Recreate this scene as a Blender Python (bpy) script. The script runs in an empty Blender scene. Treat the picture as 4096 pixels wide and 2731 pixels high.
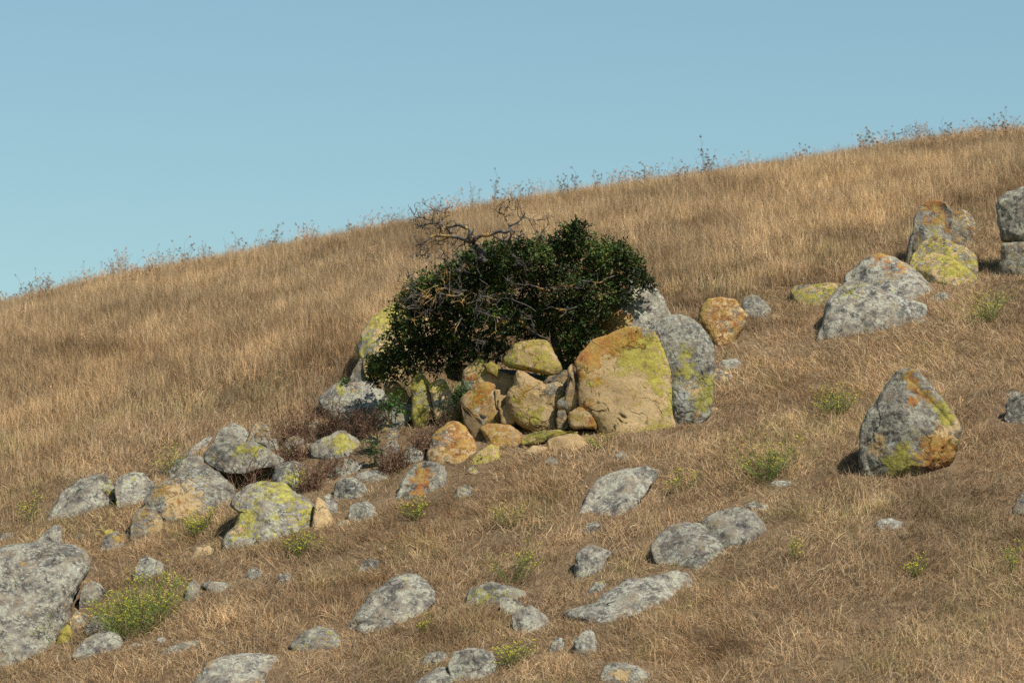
import bpy, math, random
import numpy as np
from mathutils import Vector, Matrix, noise as mnoise
from mathutils.bvhtree import BVHTree

scene = bpy.context.scene
col = scene.collection

# ---------------------------------------------------------------- the hillside
PITCH = math.radians(8.0)
LENS = 135.0
_ty = np.arange(-80.0, 401.0, 0.5)
def _slope(y):
    s = 0.05 + 0.416 * np.clip((y - 29.0) / 9.0, 0, 1) ** 2 * (3 - 2 * np.clip((y - 29.0) / 9.0, 0, 1))
    return np.where(y > 46, np.maximum(0.466 - 2 * 0.0080 * (y - 46), -0.22), s)
_tz = np.concatenate([[0], np.cumsum((_slope(_ty[1:]) + _slope(_ty[:-1])) * 0.25)])
_tz += 5.29 - np.interp(46.0, _ty, _tz)
def ground_z(x, y):
    x = np.asarray(x, float); y = np.asarray(y, float)
    z = np.interp(y, _ty, _tz) + 0.172 * x - 0.0031 * np.clip(x, -26, 26) ** 2
    z = z + 0.07 * np.sin(0.9 * x + 1.3) * np.sin(0.7 * y + 0.4) + 0.035 * np.sin(2.3 * x + 0.6 * y) * np.sin(1.9 * y - 0.8 * x + 2.0)
    z = z + 0.018 * np.sin(5.1 * x + 1.7 * y + 1.0) * np.sin(4.3 * y - 2.1 * x)
    return z

# ---------------------------------------------------------------- camera, sky, sun, exposure
cam = bpy.data.cameras.new('camera')
cam.lens = LENS; cam.sensor_width = 36.0; cam.clip_start = 0.5; cam.clip_end = 1000.0
cam.dof.use_dof = True; cam.dof.focus_distance = 44.5; cam.dof.aperture_fstop = 2.8
cam_ob = bpy.data.objects.new('camera', cam)
cam_ob.rotation_euler = (math.pi / 2 + PITCH, 0, 0)
col.objects.link(cam_ob)
scene.camera = cam_ob

SUN_DIR = Vector((0.52, -0.55, 0.95)).normalized()      # towards the sun
SUN_EL = math.asin(SUN_DIR.z)
world = bpy.data.worlds.new('World'); scene.world = world; world.use_nodes = True
wn = world.node_tree; bg = wn.nodes['Background']
sky = wn.nodes.new('ShaderNodeTexSky'); sky.sky_type = 'NISHITA'; sky.sun_disc = False
sky.sun_elevation = SUN_EL; sky.sun_rotation = math.atan2(SUN_DIR.x, SUN_DIR.y)
sky.altitude = 100; sky.air_density = 1.55; sky.dust_density = 0.0; sky.ozone_density = 5.0
balance = wn.nodes.new('ShaderNodeMix'); balance.data_type = 'RGBA'; balance.blend_type = 'MULTIPLY'
balance.inputs[0].default_value = 1.0; balance.inputs[7].default_value = (1.0, 1.09, 1.0, 1.0)     # the camera's cool white balance
wn.links.new(sky.outputs['Color'], balance.inputs[6]); wn.links.new(balance.outputs[2], bg.inputs['Color'])
bg.inputs['Strength'].default_value = 0.077
sun = bpy.data.lights.new('sun', 'SUN'); sun.energy = 4.6; sun.angle = math.radians(0.53); sun.color = (1.0, 0.95, 0.86)
sun_ob = bpy.data.objects.new('sun', sun)
sun_ob.rotation_euler = (-SUN_DIR).to_track_quat('-Z', 'Y').to_euler()
col.objects.link(sun_ob)
scene.view_settings.view_transform = 'Standard'; scene.view_settings.look = 'None'
scene.view_settings.exposure = 0.45; scene.view_settings.gamma = 1.0
scene.render.engine = 'CYCLES'
scene.cycles.max_bounces = 4; scene.cycles.diffuse_bounces = 2; scene.cycles.glossy_bounces = 2
scene.cycles.transmission_bounces = 3; scene.cycles.use_denoising = False
scene.cycles.caustics_reflective = False; scene.cycles.caustics_refractive = False

ROCKS = [
 ('boulder','tallest boulder,its broad flat tan face bare,orange and yellow lichen on top',(1.386,45.57,5.898),(0.0304,0.1286),[(-0.648,0.254,0.108),(-0.58,0.363,0.134),(-0.418,0.526,0.172),(-0.241,0.581,0.185),(-0.023,0.676,0.208),(0.167,0.683,0.209),(0.317,0.649,0.201),(0.398,0.499,0.166),(0.466,0.295,0.118),(0.527,0.118,0.076),(0.553,-0.234,0.021),(0.586,-0.477,-0.037),(0.572,-0.572,-0.06),(0.435,-0.678,-0.248),(0.165,-0.794,-0.568),(-0.13,-0.795,-0.508),(-0.185,-0.693,-0.108),(-0.334,-0.612,-0.069),(-0.389,-0.477,-0.037),(-0.47,-0.423,-0.024),(-0.578,-0.355,-0.008),(-0.6,0.091,0.069)],(0.051,0.578),0.27,7,(0.14,0.2,0.05,0.02),[('o',-0.511,0.362,0.176,0.75),('o',-0.267,0.416,0.176,0.75),('o',-0.131,0.551,0.163,0.5),('o',-0.335,0.064,0.081,0.5),('o',0.058,0.578,0.163,0.35),('o',-0.579,0.091,0.068,0.4),('y',0.248,0.389,0.203,0.8),('y',0.37,0.226,0.149,0.6),('y',0.085,0.362,0.163,0.55),('y',-0.077,0.335,0.149,0.4),('y',-0.416,0.023,0.081,0.5),('y',0.505,-0.113,0.081,0.6),('y',0.519,-0.302,0.081,0.6),('y',0.438,-0.506,0.122,0.45),('o',-0.497,-0.275,0.081,0.7),('g',0.058,0.47,0.122,0.4),('g',0.248,0.633,0.108,0.5),('g',-0.565,0.186,0.068,0.5),('o',0.302,-0.207,0.047,0.7),('y',0.356,-0.058,0.068,0.45),('y',0.167,-0.587,0.108,0.4)],0.018,0.3,1.0),
 ('boulder','grey lichened boulder with yellow-green patches joined to the right of the tan face',(2.097,45.775,6.152),(0.0458,0.1335),[(-0.457,0.453,0.208),(-0.361,0.528,0.245),(-0.266,0.576,0.269),(-0.129,0.597,0.279),(0.022,0.579,0.27),(0.186,0.473,0.219),(0.282,0.356,0.161),(0.336,0.219,0.094),(0.328,0.001,-0.014),(0.331,-0.386,-0.148),(0.3,-0.589,-0.249),(0.198,-0.696,-0.303),(0.049,-0.79,-0.35),(-0.113,-0.79,-0.35),(-0.168,-0.696,-0.303),(-0.209,-0.454,-0.182),(-0.237,-0.182,-0.047),(-0.305,0.137,0.054),(-0.402,0.329,0.148)],(0.176,0.37),0.5,7,(0,0.12,0.85,0.4),[('y',-0.019,0.137,0.095,0.75),('y',-0.005,-0.081,0.082,0.6),('y',0.254,-0.271,0.109,0.85),('y',0.199,-0.448,0.109,0.7),('y',-0.128,-0.135,0.054,0.5),('g',0.076,-0.299,0.123,-0.7),('y',0.145,-0.108,0.082,0.4),('o',0.09,-0.585,0.068,0.5),('w',-0.046,-0.38,0.054,0.8)],0.03,0.3,1.0),
 ('boulder','smooth pale grey boulder on top of the group,half hidden behind the bush',(1.484,46.968,7.03),(0.0316,0.1485),[(-0.272,0.131,0.084),(-0.16,0.257,0.159),(-0.048,0.37,0.226),(0.065,0.399,0.243),(0.177,0.342,0.209),(0.303,0.229,0.143),(0.401,0.103,0.068),(0.498,-0.105,-0.007),(0.561,-0.182,-0.053),(0.442,-0.231,-0.082),(0.26,-0.266,-0.103),(0.12,-0.322,-0.136),(-0.02,-0.342,-0.149),(-0.187,-0.37,-0.165),(-0.327,-0.384,-0.174),(-0.466,-0.37,-0.165),(-0.523,-0.259,-0.099),(-0.412,-0.091,0.001)],(0.187,0.394),0.7,6,(0,0.05,0.9,0.25),[('o',-0.272,-0.178,0.196,0.9),('o',-0.076,-0.122,0.112,0.5),('y',-0.328,-0.234,0.126,0.4),('g',-0.272,-0.206,0.168,-0.5)],0.03,0.25,1.0),
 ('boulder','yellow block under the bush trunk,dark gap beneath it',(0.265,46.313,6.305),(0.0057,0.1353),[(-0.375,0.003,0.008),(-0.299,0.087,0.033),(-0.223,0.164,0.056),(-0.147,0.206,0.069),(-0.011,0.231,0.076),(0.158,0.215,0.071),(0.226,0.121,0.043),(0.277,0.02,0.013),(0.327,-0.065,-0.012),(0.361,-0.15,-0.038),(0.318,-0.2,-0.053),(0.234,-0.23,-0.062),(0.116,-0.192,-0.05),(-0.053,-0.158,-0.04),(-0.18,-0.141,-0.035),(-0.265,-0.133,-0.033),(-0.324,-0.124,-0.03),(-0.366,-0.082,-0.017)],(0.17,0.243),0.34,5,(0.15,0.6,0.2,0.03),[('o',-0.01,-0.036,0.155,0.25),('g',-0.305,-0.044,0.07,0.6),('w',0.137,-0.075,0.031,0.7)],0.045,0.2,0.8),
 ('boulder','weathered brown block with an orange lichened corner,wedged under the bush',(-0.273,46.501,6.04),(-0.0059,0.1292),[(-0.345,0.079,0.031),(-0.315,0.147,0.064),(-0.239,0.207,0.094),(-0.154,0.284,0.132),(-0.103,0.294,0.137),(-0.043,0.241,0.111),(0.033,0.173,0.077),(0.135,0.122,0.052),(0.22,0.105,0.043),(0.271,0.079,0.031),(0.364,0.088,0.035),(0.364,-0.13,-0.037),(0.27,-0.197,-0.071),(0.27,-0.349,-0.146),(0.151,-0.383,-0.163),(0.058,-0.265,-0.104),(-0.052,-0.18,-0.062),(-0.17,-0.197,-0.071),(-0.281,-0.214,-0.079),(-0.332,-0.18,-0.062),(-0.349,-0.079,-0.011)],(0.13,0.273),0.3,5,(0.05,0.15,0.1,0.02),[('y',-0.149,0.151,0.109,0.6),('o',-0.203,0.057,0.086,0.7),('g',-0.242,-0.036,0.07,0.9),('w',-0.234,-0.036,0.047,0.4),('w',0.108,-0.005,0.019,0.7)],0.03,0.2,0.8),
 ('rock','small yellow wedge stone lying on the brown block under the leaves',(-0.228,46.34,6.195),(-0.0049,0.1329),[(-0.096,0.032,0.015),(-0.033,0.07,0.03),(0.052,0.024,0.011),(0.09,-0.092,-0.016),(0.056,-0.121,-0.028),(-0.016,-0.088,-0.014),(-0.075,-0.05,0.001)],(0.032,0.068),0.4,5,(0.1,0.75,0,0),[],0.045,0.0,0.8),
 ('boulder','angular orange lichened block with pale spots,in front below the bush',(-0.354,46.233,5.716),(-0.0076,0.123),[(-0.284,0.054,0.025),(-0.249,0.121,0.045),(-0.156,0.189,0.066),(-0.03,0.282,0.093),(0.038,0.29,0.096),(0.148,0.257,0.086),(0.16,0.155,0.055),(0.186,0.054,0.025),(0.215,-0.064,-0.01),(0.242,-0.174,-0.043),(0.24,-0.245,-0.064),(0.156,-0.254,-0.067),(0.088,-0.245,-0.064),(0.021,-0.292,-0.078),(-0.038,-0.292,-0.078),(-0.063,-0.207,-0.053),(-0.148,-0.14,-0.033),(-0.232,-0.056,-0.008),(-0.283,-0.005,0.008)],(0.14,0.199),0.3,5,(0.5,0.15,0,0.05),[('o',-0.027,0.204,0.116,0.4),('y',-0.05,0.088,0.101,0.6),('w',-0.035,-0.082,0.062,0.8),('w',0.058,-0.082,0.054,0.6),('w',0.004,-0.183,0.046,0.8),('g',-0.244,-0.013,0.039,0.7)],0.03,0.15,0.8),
 ('boulder','slab as underside of the orange block,shade put into its dark colour',(-0.435,45.925,5.399),(-0.0095,0.117),[(-0.189,0.314,0.117),(-0.055,0.171,0.117),(0.038,0.07,0.117),(0.113,0.012,0.117),(0.171,-0.167,0.011),(0.203,-0.258,-0.309),(0.137,-0.295,-0.369),(0.029,-0.242,-0.149),(-0.072,-0.134,0.117),(-0.151,0.062,0.117),(-0.168,0.188,0.117)],(0.081,0.171),0.4,5,(0,0.1,0.3,0.0),[],0.045,0.0,0.4),  # low tone paints in the shadow under the orange block
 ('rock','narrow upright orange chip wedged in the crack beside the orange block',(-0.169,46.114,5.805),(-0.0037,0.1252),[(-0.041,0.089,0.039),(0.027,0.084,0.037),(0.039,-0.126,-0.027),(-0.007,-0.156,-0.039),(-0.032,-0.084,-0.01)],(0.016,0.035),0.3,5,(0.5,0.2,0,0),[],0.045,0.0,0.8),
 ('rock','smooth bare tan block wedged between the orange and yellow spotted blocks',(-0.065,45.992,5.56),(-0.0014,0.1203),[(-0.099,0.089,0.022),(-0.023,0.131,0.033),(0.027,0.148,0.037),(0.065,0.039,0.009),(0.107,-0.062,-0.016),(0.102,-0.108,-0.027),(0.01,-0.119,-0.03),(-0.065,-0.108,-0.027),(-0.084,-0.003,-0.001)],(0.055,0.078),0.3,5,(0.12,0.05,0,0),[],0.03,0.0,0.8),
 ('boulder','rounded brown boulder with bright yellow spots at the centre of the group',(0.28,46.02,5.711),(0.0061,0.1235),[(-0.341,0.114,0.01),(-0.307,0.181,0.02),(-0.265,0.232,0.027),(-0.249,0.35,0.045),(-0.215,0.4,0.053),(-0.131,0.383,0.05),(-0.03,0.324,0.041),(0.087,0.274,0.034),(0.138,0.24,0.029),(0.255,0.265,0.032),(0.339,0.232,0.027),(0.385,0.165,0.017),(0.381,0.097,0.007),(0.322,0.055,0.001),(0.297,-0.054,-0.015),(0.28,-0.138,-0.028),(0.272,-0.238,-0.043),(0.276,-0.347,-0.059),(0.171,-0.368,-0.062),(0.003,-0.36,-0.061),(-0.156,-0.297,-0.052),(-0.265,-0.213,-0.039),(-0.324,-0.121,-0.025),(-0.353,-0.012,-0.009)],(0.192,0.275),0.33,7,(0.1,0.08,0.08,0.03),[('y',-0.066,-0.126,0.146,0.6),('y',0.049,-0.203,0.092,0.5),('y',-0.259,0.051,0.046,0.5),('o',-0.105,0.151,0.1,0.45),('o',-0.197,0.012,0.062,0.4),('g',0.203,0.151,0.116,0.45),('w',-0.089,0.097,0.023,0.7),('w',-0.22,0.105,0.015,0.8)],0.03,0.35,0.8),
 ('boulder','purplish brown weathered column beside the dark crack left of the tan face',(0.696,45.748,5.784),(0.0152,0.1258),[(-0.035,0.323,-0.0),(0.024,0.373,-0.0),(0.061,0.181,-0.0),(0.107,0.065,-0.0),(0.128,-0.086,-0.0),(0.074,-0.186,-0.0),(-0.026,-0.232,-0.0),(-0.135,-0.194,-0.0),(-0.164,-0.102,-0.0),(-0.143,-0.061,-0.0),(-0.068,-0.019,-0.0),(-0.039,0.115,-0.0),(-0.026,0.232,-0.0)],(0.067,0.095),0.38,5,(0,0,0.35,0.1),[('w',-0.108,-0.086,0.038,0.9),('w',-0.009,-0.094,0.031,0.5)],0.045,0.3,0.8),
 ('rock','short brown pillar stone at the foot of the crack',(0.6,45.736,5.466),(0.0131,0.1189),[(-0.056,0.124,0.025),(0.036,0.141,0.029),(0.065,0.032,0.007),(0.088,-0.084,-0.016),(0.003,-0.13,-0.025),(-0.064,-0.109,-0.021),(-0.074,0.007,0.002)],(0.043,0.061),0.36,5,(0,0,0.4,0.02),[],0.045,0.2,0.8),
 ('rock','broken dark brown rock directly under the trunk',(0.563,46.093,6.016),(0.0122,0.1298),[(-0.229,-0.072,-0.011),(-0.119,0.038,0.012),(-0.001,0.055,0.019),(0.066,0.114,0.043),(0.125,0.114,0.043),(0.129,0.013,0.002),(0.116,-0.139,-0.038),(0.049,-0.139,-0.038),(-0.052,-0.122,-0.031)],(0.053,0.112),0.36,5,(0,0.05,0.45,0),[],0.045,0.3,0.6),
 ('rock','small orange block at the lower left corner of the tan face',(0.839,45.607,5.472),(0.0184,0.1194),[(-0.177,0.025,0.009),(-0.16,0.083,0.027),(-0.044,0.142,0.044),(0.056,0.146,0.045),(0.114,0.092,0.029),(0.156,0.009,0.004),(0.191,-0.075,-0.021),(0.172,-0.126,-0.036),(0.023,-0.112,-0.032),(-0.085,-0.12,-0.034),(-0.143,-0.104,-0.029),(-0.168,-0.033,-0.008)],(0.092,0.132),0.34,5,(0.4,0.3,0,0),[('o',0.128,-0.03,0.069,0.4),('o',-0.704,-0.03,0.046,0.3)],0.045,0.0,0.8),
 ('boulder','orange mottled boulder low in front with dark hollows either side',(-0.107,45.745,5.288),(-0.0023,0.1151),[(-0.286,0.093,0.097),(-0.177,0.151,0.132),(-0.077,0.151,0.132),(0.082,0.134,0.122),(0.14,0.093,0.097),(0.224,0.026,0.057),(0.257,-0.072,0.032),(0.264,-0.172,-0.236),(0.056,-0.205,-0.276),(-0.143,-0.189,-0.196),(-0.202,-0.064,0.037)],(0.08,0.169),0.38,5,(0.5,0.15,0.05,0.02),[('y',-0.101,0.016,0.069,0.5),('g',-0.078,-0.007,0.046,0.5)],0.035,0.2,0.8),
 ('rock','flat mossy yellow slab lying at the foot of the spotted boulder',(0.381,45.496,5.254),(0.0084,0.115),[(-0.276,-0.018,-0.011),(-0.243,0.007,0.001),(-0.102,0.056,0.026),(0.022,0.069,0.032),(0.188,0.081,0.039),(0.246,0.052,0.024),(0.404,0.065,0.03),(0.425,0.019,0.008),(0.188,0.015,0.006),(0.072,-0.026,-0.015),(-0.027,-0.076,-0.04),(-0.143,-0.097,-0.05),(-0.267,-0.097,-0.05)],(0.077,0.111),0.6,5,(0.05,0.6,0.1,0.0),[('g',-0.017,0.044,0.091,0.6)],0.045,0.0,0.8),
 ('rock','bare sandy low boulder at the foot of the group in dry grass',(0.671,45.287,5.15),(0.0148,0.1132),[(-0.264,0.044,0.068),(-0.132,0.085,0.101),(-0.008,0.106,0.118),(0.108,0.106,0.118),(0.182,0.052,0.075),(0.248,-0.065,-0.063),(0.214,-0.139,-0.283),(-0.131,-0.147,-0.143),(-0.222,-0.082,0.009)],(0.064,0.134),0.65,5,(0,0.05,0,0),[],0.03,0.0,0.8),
 ('boulder','rounded orange and grey boulder with pale spots at the front left foot of the group',(-0.706,45.666,5.16),(-0.0155,0.1125),[(-0.32,-0.098,0.058),(-0.27,0.095,0.131),(-0.188,0.187,0.185),(-0.066,0.279,0.24),(0.037,0.296,0.25),(0.139,0.238,0.216),(0.22,0.136,0.155),(0.321,-0.078,0.0),(0.35,-0.189,-0.3),(0.258,-0.26,-0.42),(0.016,-0.29,-0.32),(-0.227,-0.291,-0.18),(-0.313,-0.221,-0.015)],(0.127,0.267),0.6,5,(0.5,0.12,0.3,0.08),[('o',0.077,0.074,0.163,0.3),('g',-0.187,0.094,0.122,0.6),('w',-0.025,0.094,0.081,0.5)],0.045,0.15,1.0),
 ('boulder','tall pointed yellow-green lichened boulder left of centre at the foot of the bush',(-1.122,47.027,5.896),(-0.0239,0.1247),[(-0.163,0.162,0.05),(-0.112,0.248,0.085),(-0.049,0.32,0.113),(-0.001,0.349,0.124),(0.026,0.304,0.107),(0.078,0.24,0.082),(0.113,0.193,0.063),(0.093,0.106,0.028),(0.129,0.051,0.006),(0.16,-0.116,-0.028),(0.172,-0.202,-0.063),(0.093,-0.312,-0.107),(0.007,-0.402,-0.143),(-0.041,-0.41,-0.146),(-0.096,-0.328,-0.113),(-0.121,-0.242,-0.078),(-0.127,-0.155,-0.044),(-0.111,0.035,0.0),(-0.119,0.098,0.025),(-0.155,0.13,0.038)],(0.075,0.158),0.42,5,(0.05,0.45,0.35,0.05),[('y',-0.049,0.216,0.118,0.45),('y',-0.033,-0.232,0.079,0.5),('o',0.014,0.24,0.039,0.4),('g',-0.017,0.035,0.087,0.4)],0.03,0.15,1.0),
 ('boulder','rounded yellow-topped boulder leaning on the pointed yellow-green one',(-0.861,46.939,5.888),(-0.0183,0.1248),[(-0.175,0.096,0.035),(-0.151,0.174,0.066),(-0.096,0.222,0.085),(-0.017,0.251,0.096),(0.03,0.231,0.089),(0.073,0.159,0.06),(0.12,0.064,0.022),(0.157,-0.083,-0.009),(0.166,-0.162,-0.04),(0.136,-0.256,-0.078),(0.061,-0.287,-0.091),(-0.002,-0.303,-0.097),(-0.072,-0.303,-0.097),(-0.1,-0.193,-0.053),(-0.115,-0.083,-0.009),(-0.147,0.064,0.022)],(0.076,0.161),0.45,5,(0,0.2,0.2,0.02),[('y',-0.088,0.135,0.102,0.6),('w',-0.072,-0.038,0.055,0.6),('g',-0.064,-0.077,0.071,0.5)],0.045,0.0,1.0),
 ('rock','rounded brown rock behind the leaves left of the pointed boulder',(-1.454,47.86,6.073),(-0.0304,0.1262),[(-0.162,0.1,0.035),(-0.122,0.141,0.051),(-0.042,0.162,0.06),(0.022,0.133,0.048),(0.078,0.076,0.026),(0.135,0.028,0.006),(0.163,-0.08,-0.013),(0.118,-0.16,-0.045),(0.094,-0.24,-0.077),(-0.002,-0.224,-0.07),(-0.082,-0.112,-0.025),(-0.154,0.02,0.003)],(0.072,0.151),0.7,5,(0,0.35,0.2,0.05),[('y',0.054,-0.036,0.072,0.5)],0.045,0.0,1.0),
 ('boulder','broad whitish grey boulder behind the dry brambles on the left',(-2.009,48.341,6.053),(-0.0415,0.1245),[(-0.45,0.012,0.03),(-0.393,0.093,0.095),(-0.312,0.15,0.14),(-0.231,0.215,0.191),(-0.174,0.229,0.202),(-0.101,0.199,0.178),(-0.036,0.215,0.191),(0.094,0.223,0.197),(0.224,0.24,0.21),(0.256,0.158,0.146),(0.378,0.117,0.114),(0.458,0.077,0.082),(0.432,-0.104,-0.133),(0.334,-0.217,-0.393),(0.173,-0.264,-0.453),(-0.068,-0.297,-0.393),(-0.229,-0.298,-0.213),(-0.302,-0.25,-0.124),(-0.351,-0.177,-0.066),(-0.44,-0.096,-0.002)],(0.14,0.295),0.55,5,(0,0.2,0.85,0.4),[('o',0.029,0.19,0.089,0.55),('y',-0.19,0.19,0.065,0.45),('y',-0.165,0.061,0.049,0.4),('y',0.482,0.044,0.065,0.4)],0.045,0.15,1.0),
 ('boulder','tilted yellow and grey boulder jutting out left behind the bush',(-1.532,49.416,6.973),(-0.031,0.1401),[(-0.492,-0.182,-0.116),(-0.434,0.092,0.059),(-0.325,0.248,0.211),(-0.147,0.405,0.363),(0.031,0.483,0.439),(0.165,0.499,0.455),(0.365,0.45,0.407),(0.474,0.203,0.167),(0.382,-0.336,-0.268),(0.03,-0.554,-0.485),(-0.298,-0.58,-0.512),(-0.382,-0.522,-0.453),(-0.42,-0.336,-0.268)],(0.208,0.437),0.6,5,(0.03,0.45,0.3,0.12),[('y',-0.014,0.38,0.221,0.4),('g',-0.367,-0.085,0.133,0.5),('w',-0.124,0.026,0.133,0.4)],0.045,0.15,1.0),
 ('rock','small grey rock tucked below the tilted boulder at the hill side',(-1.965,49.14,6.486),(-0.04,0.1311),[(-0.163,-0.141,-0.037),(-0.076,0.074,0.024),(0.008,0.206,0.077),(0.089,0.074,0.024),(0.155,-0.108,-0.024),(0.012,-0.206,-0.063)],(0.071,0.15),0.75,5,(0.05,0.1,0.75,0.1),[],0.045,0.0,1.0),
 ('boulder','slanting pale slab between the dry brambles and the pointed boulder',(-1.474,47.101,5.667),(-0.0313,0.1197),[(-0.214,0.021,0.025),(-0.115,0.084,0.063),(-0.013,0.131,0.091),(0.121,0.156,0.106),(0.24,0.179,0.119),(0.271,0.044,0.039),(0.176,-0.073,0.006),(0.042,-0.167,-0.05),(-0.036,-0.222,-0.152),(-0.154,-0.245,-0.132),(-0.241,-0.238,-0.093),(-0.218,-0.12,-0.022)],(0.093,0.196),0.6,5,(0,0.25,0.6,0.35),[('y',0.16,0.084,0.071,0.4),('y',-0.052,-0.105,0.055,0.4)],0.045,0.0,1.0),
 ('boulder','peaked grey boulder with a yellow middle among the dry brambles',(-2.129,46.656,5.268),(-0.0456,0.1123),[(-0.34,0.019,0.052),(-0.239,0.074,0.084),(-0.098,0.129,0.117),(-0.012,0.192,0.154),(0.089,0.198,0.158),(0.16,0.145,0.126),(0.238,0.105,0.103),(0.294,0.043,0.066),(0.306,-0.105,-0.135),(0.236,-0.182,-0.335),(0.011,-0.228,-0.295),(-0.183,-0.198,-0.095),(-0.332,-0.128,0.0)],(0.105,0.221),0.6,5,(0,0.15,0.75,0.12),[('y',0.035,0.035,0.133,0.75),('y',0.206,0.012,0.047,0.4)],0.045,0.0,1.0),
 ('rock','small flat stone above a dark hollow in the brambles',(-1.687,46.403,5.309),(-0.0363,0.1138),[(-0.076,0.032,0.006),(-0.025,0.061,0.012),(0.037,0.03,0.006),(0.08,-0.03,-0.006),(0.037,-0.057,-0.011),(-0.041,-0.034,-0.007)],(0.043,0.062),0.75,5,(0,0.35,0.5,0.05),[],0.045,0.0,1.0),
 ('rock','grey rock low among the brown bramble stems',(-1.461,46.156,5.171),(-0.0316,0.1115),[(-0.106,0.006,0.015),(-0.056,0.091,0.049),(0.06,0.116,0.059),(0.106,0.037,0.027),(0.09,-0.125,-0.047),(-0.017,-0.163,-0.087),(-0.11,-0.125,-0.016)],(0.048,0.1),0.75,5,(0,0.03,0.7,0),[],0.045,0.0,1.0),
 ('rock','square pale block left of the orange and grey spotted boulder',(-1.182,45.821,5.065),(-0.0258,0.1101),[(-0.125,-0.078,0.007),(-0.094,0.067,0.062),(-0.045,0.114,0.09),(0.059,0.082,0.071),(0.124,0.028,0.039),(0.131,-0.108,-0.12),(0.02,-0.146,-0.12),(-0.102,-0.135,-0.028)],(0.05,0.105),0.5,5,(0.03,0.12,0.75,0.15),[],0.045,0.0,1.0),
 ('rock','yellow-green stone in the dark nook under the bush',(-0.684,47.581,6.326),(-0.0144,0.1322),[(-0.169,0.016,0.008),(-0.047,0.091,0.038),(0.144,0.059,0.025),(0.129,-0.099,-0.017),(0.027,-0.152,-0.038),(-0.122,-0.099,-0.017)],(0.053,0.111),0.75,5,(0,0.4,0.5,0.1),[],0.045,0.0,1.0),
 ('rock','low yellow rock between the pointed boulder and the orange block',(-0.679,46.445,5.58),(-0.0146,0.1196),[(-0.117,0.025,0.011),(-0.044,0.077,0.032),(0.091,0.087,0.036),(0.101,-0.098,-0.018),(0.018,-0.14,-0.034),(-0.085,-0.123,-0.028)],(0.042,0.089),0.75,5,(0.08,0.6,0.1,0.05),[],0.045,0.0,1.0),
 ('boulder','added dark backing rock behind the centre blocks,standing for shade in their gaps',(0.113,46.711,5.82),(0.0024,0.124),[(-0.755,0.281,0.486),(-0.531,0.402,0.498),(-0.101,0.402,0.498),(0.33,0.315,0.49),(0.674,0.35,0.493),(0.76,0.074,0.466),(0.698,-0.348,-0.786),(0.486,-0.455,-1.006),(-0.014,-0.497,-0.926),(-0.35,-0.458,-0.686),(-0.654,-0.31,0.014),(-0.763,0.031,0.461)],(0.222,0.467),0.6,6,(0,0.1,0.6,0),[],0.045,0.0,0.4),  # backing rock added so gaps read as dark hollows; tone lowered for shade
 ('boulder','overhanging grey slab with a deep black shadow beneath,left end of the brambles',(-3.297,46.404,5.1),(-0.0709,0.1092),[(-0.455,0.004,0.004),(-0.425,0.072,0.072),(-0.347,0.14,0.139),(-0.182,0.199,0.197),(0.061,0.187,0.186),(0.158,0.201,0.199),(0.255,0.15,0.149),(0.352,0.101,0.101),(0.448,0.033,0.033),(0.549,-0.035,-0.034),(0.496,-0.068,-0.068),(0.389,-0.112,-0.111),(0.254,-0.131,-0.131),(0.06,-0.189,-0.189),(-0.133,-0.208,-0.208),(-0.258,-0.179,-0.179),(-0.365,-0.102,-0.102),(-0.443,-0.059,-0.058)],(0.255,0.364),0.7,6,(0,0.15,0.85,0.12),[('y',-0.007,0.101,0.087,0.5),('y',0.157,0.072,0.078,0.5),('y',0.254,0.14,0.048,0.4)],0.04,0.0,1.0),
 ('rock','dark yellow stained rock in the hollow under the slab',(-3.258,46.522,4.935),(-0.0699,0.1054),[(-0.412,0.026,0.008),(-0.277,0.064,0.008),(0.015,0.103,0.008),(0.306,0.094,0.008),(0.364,0.006,0.008),(0.286,-0.115,-0.016),(0.063,-0.163,-0.036),(-0.179,-0.153,0.008),(-0.315,-0.105,0.008)],(0.088,0.185),0.8,5,(0,0.35,0.5,0),[],0.045,0.0,1.0),
 ('boulder','wide grey boulder with an orange-tan lower face,left of the overhanging slab',(-3.862,45.833,4.603),(-0.0841,0.0997),[(-0.581,-0.235,-0.113),(-0.546,-0.106,0.002),(-0.439,0.081,0.098),(-0.266,0.168,0.175),(-0.114,0.277,0.271),(0.059,0.325,0.313),(0.212,0.365,0.348),(0.32,0.277,0.271),(0.45,0.168,0.175),(0.561,0.06,0.079),(0.534,-0.128,-0.017),(0.36,-0.235,-0.168),(0.208,-0.32,-0.408),(-0.113,-0.373,-0.468),(-0.284,-0.374,-0.388),(-0.458,-0.3,-0.171)],(0.186,0.391),0.55,6,(0.06,0.05,0.75,0.12),[('g',-0.114,-0.113,0.238,-0.75),('o',-0.135,-0.113,0.194,0.4),('o',-0.33,0.059,0.13,0.3),('w',0.102,0.103,0.194,0.4)],0.045,0.15,1.0),
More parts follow.
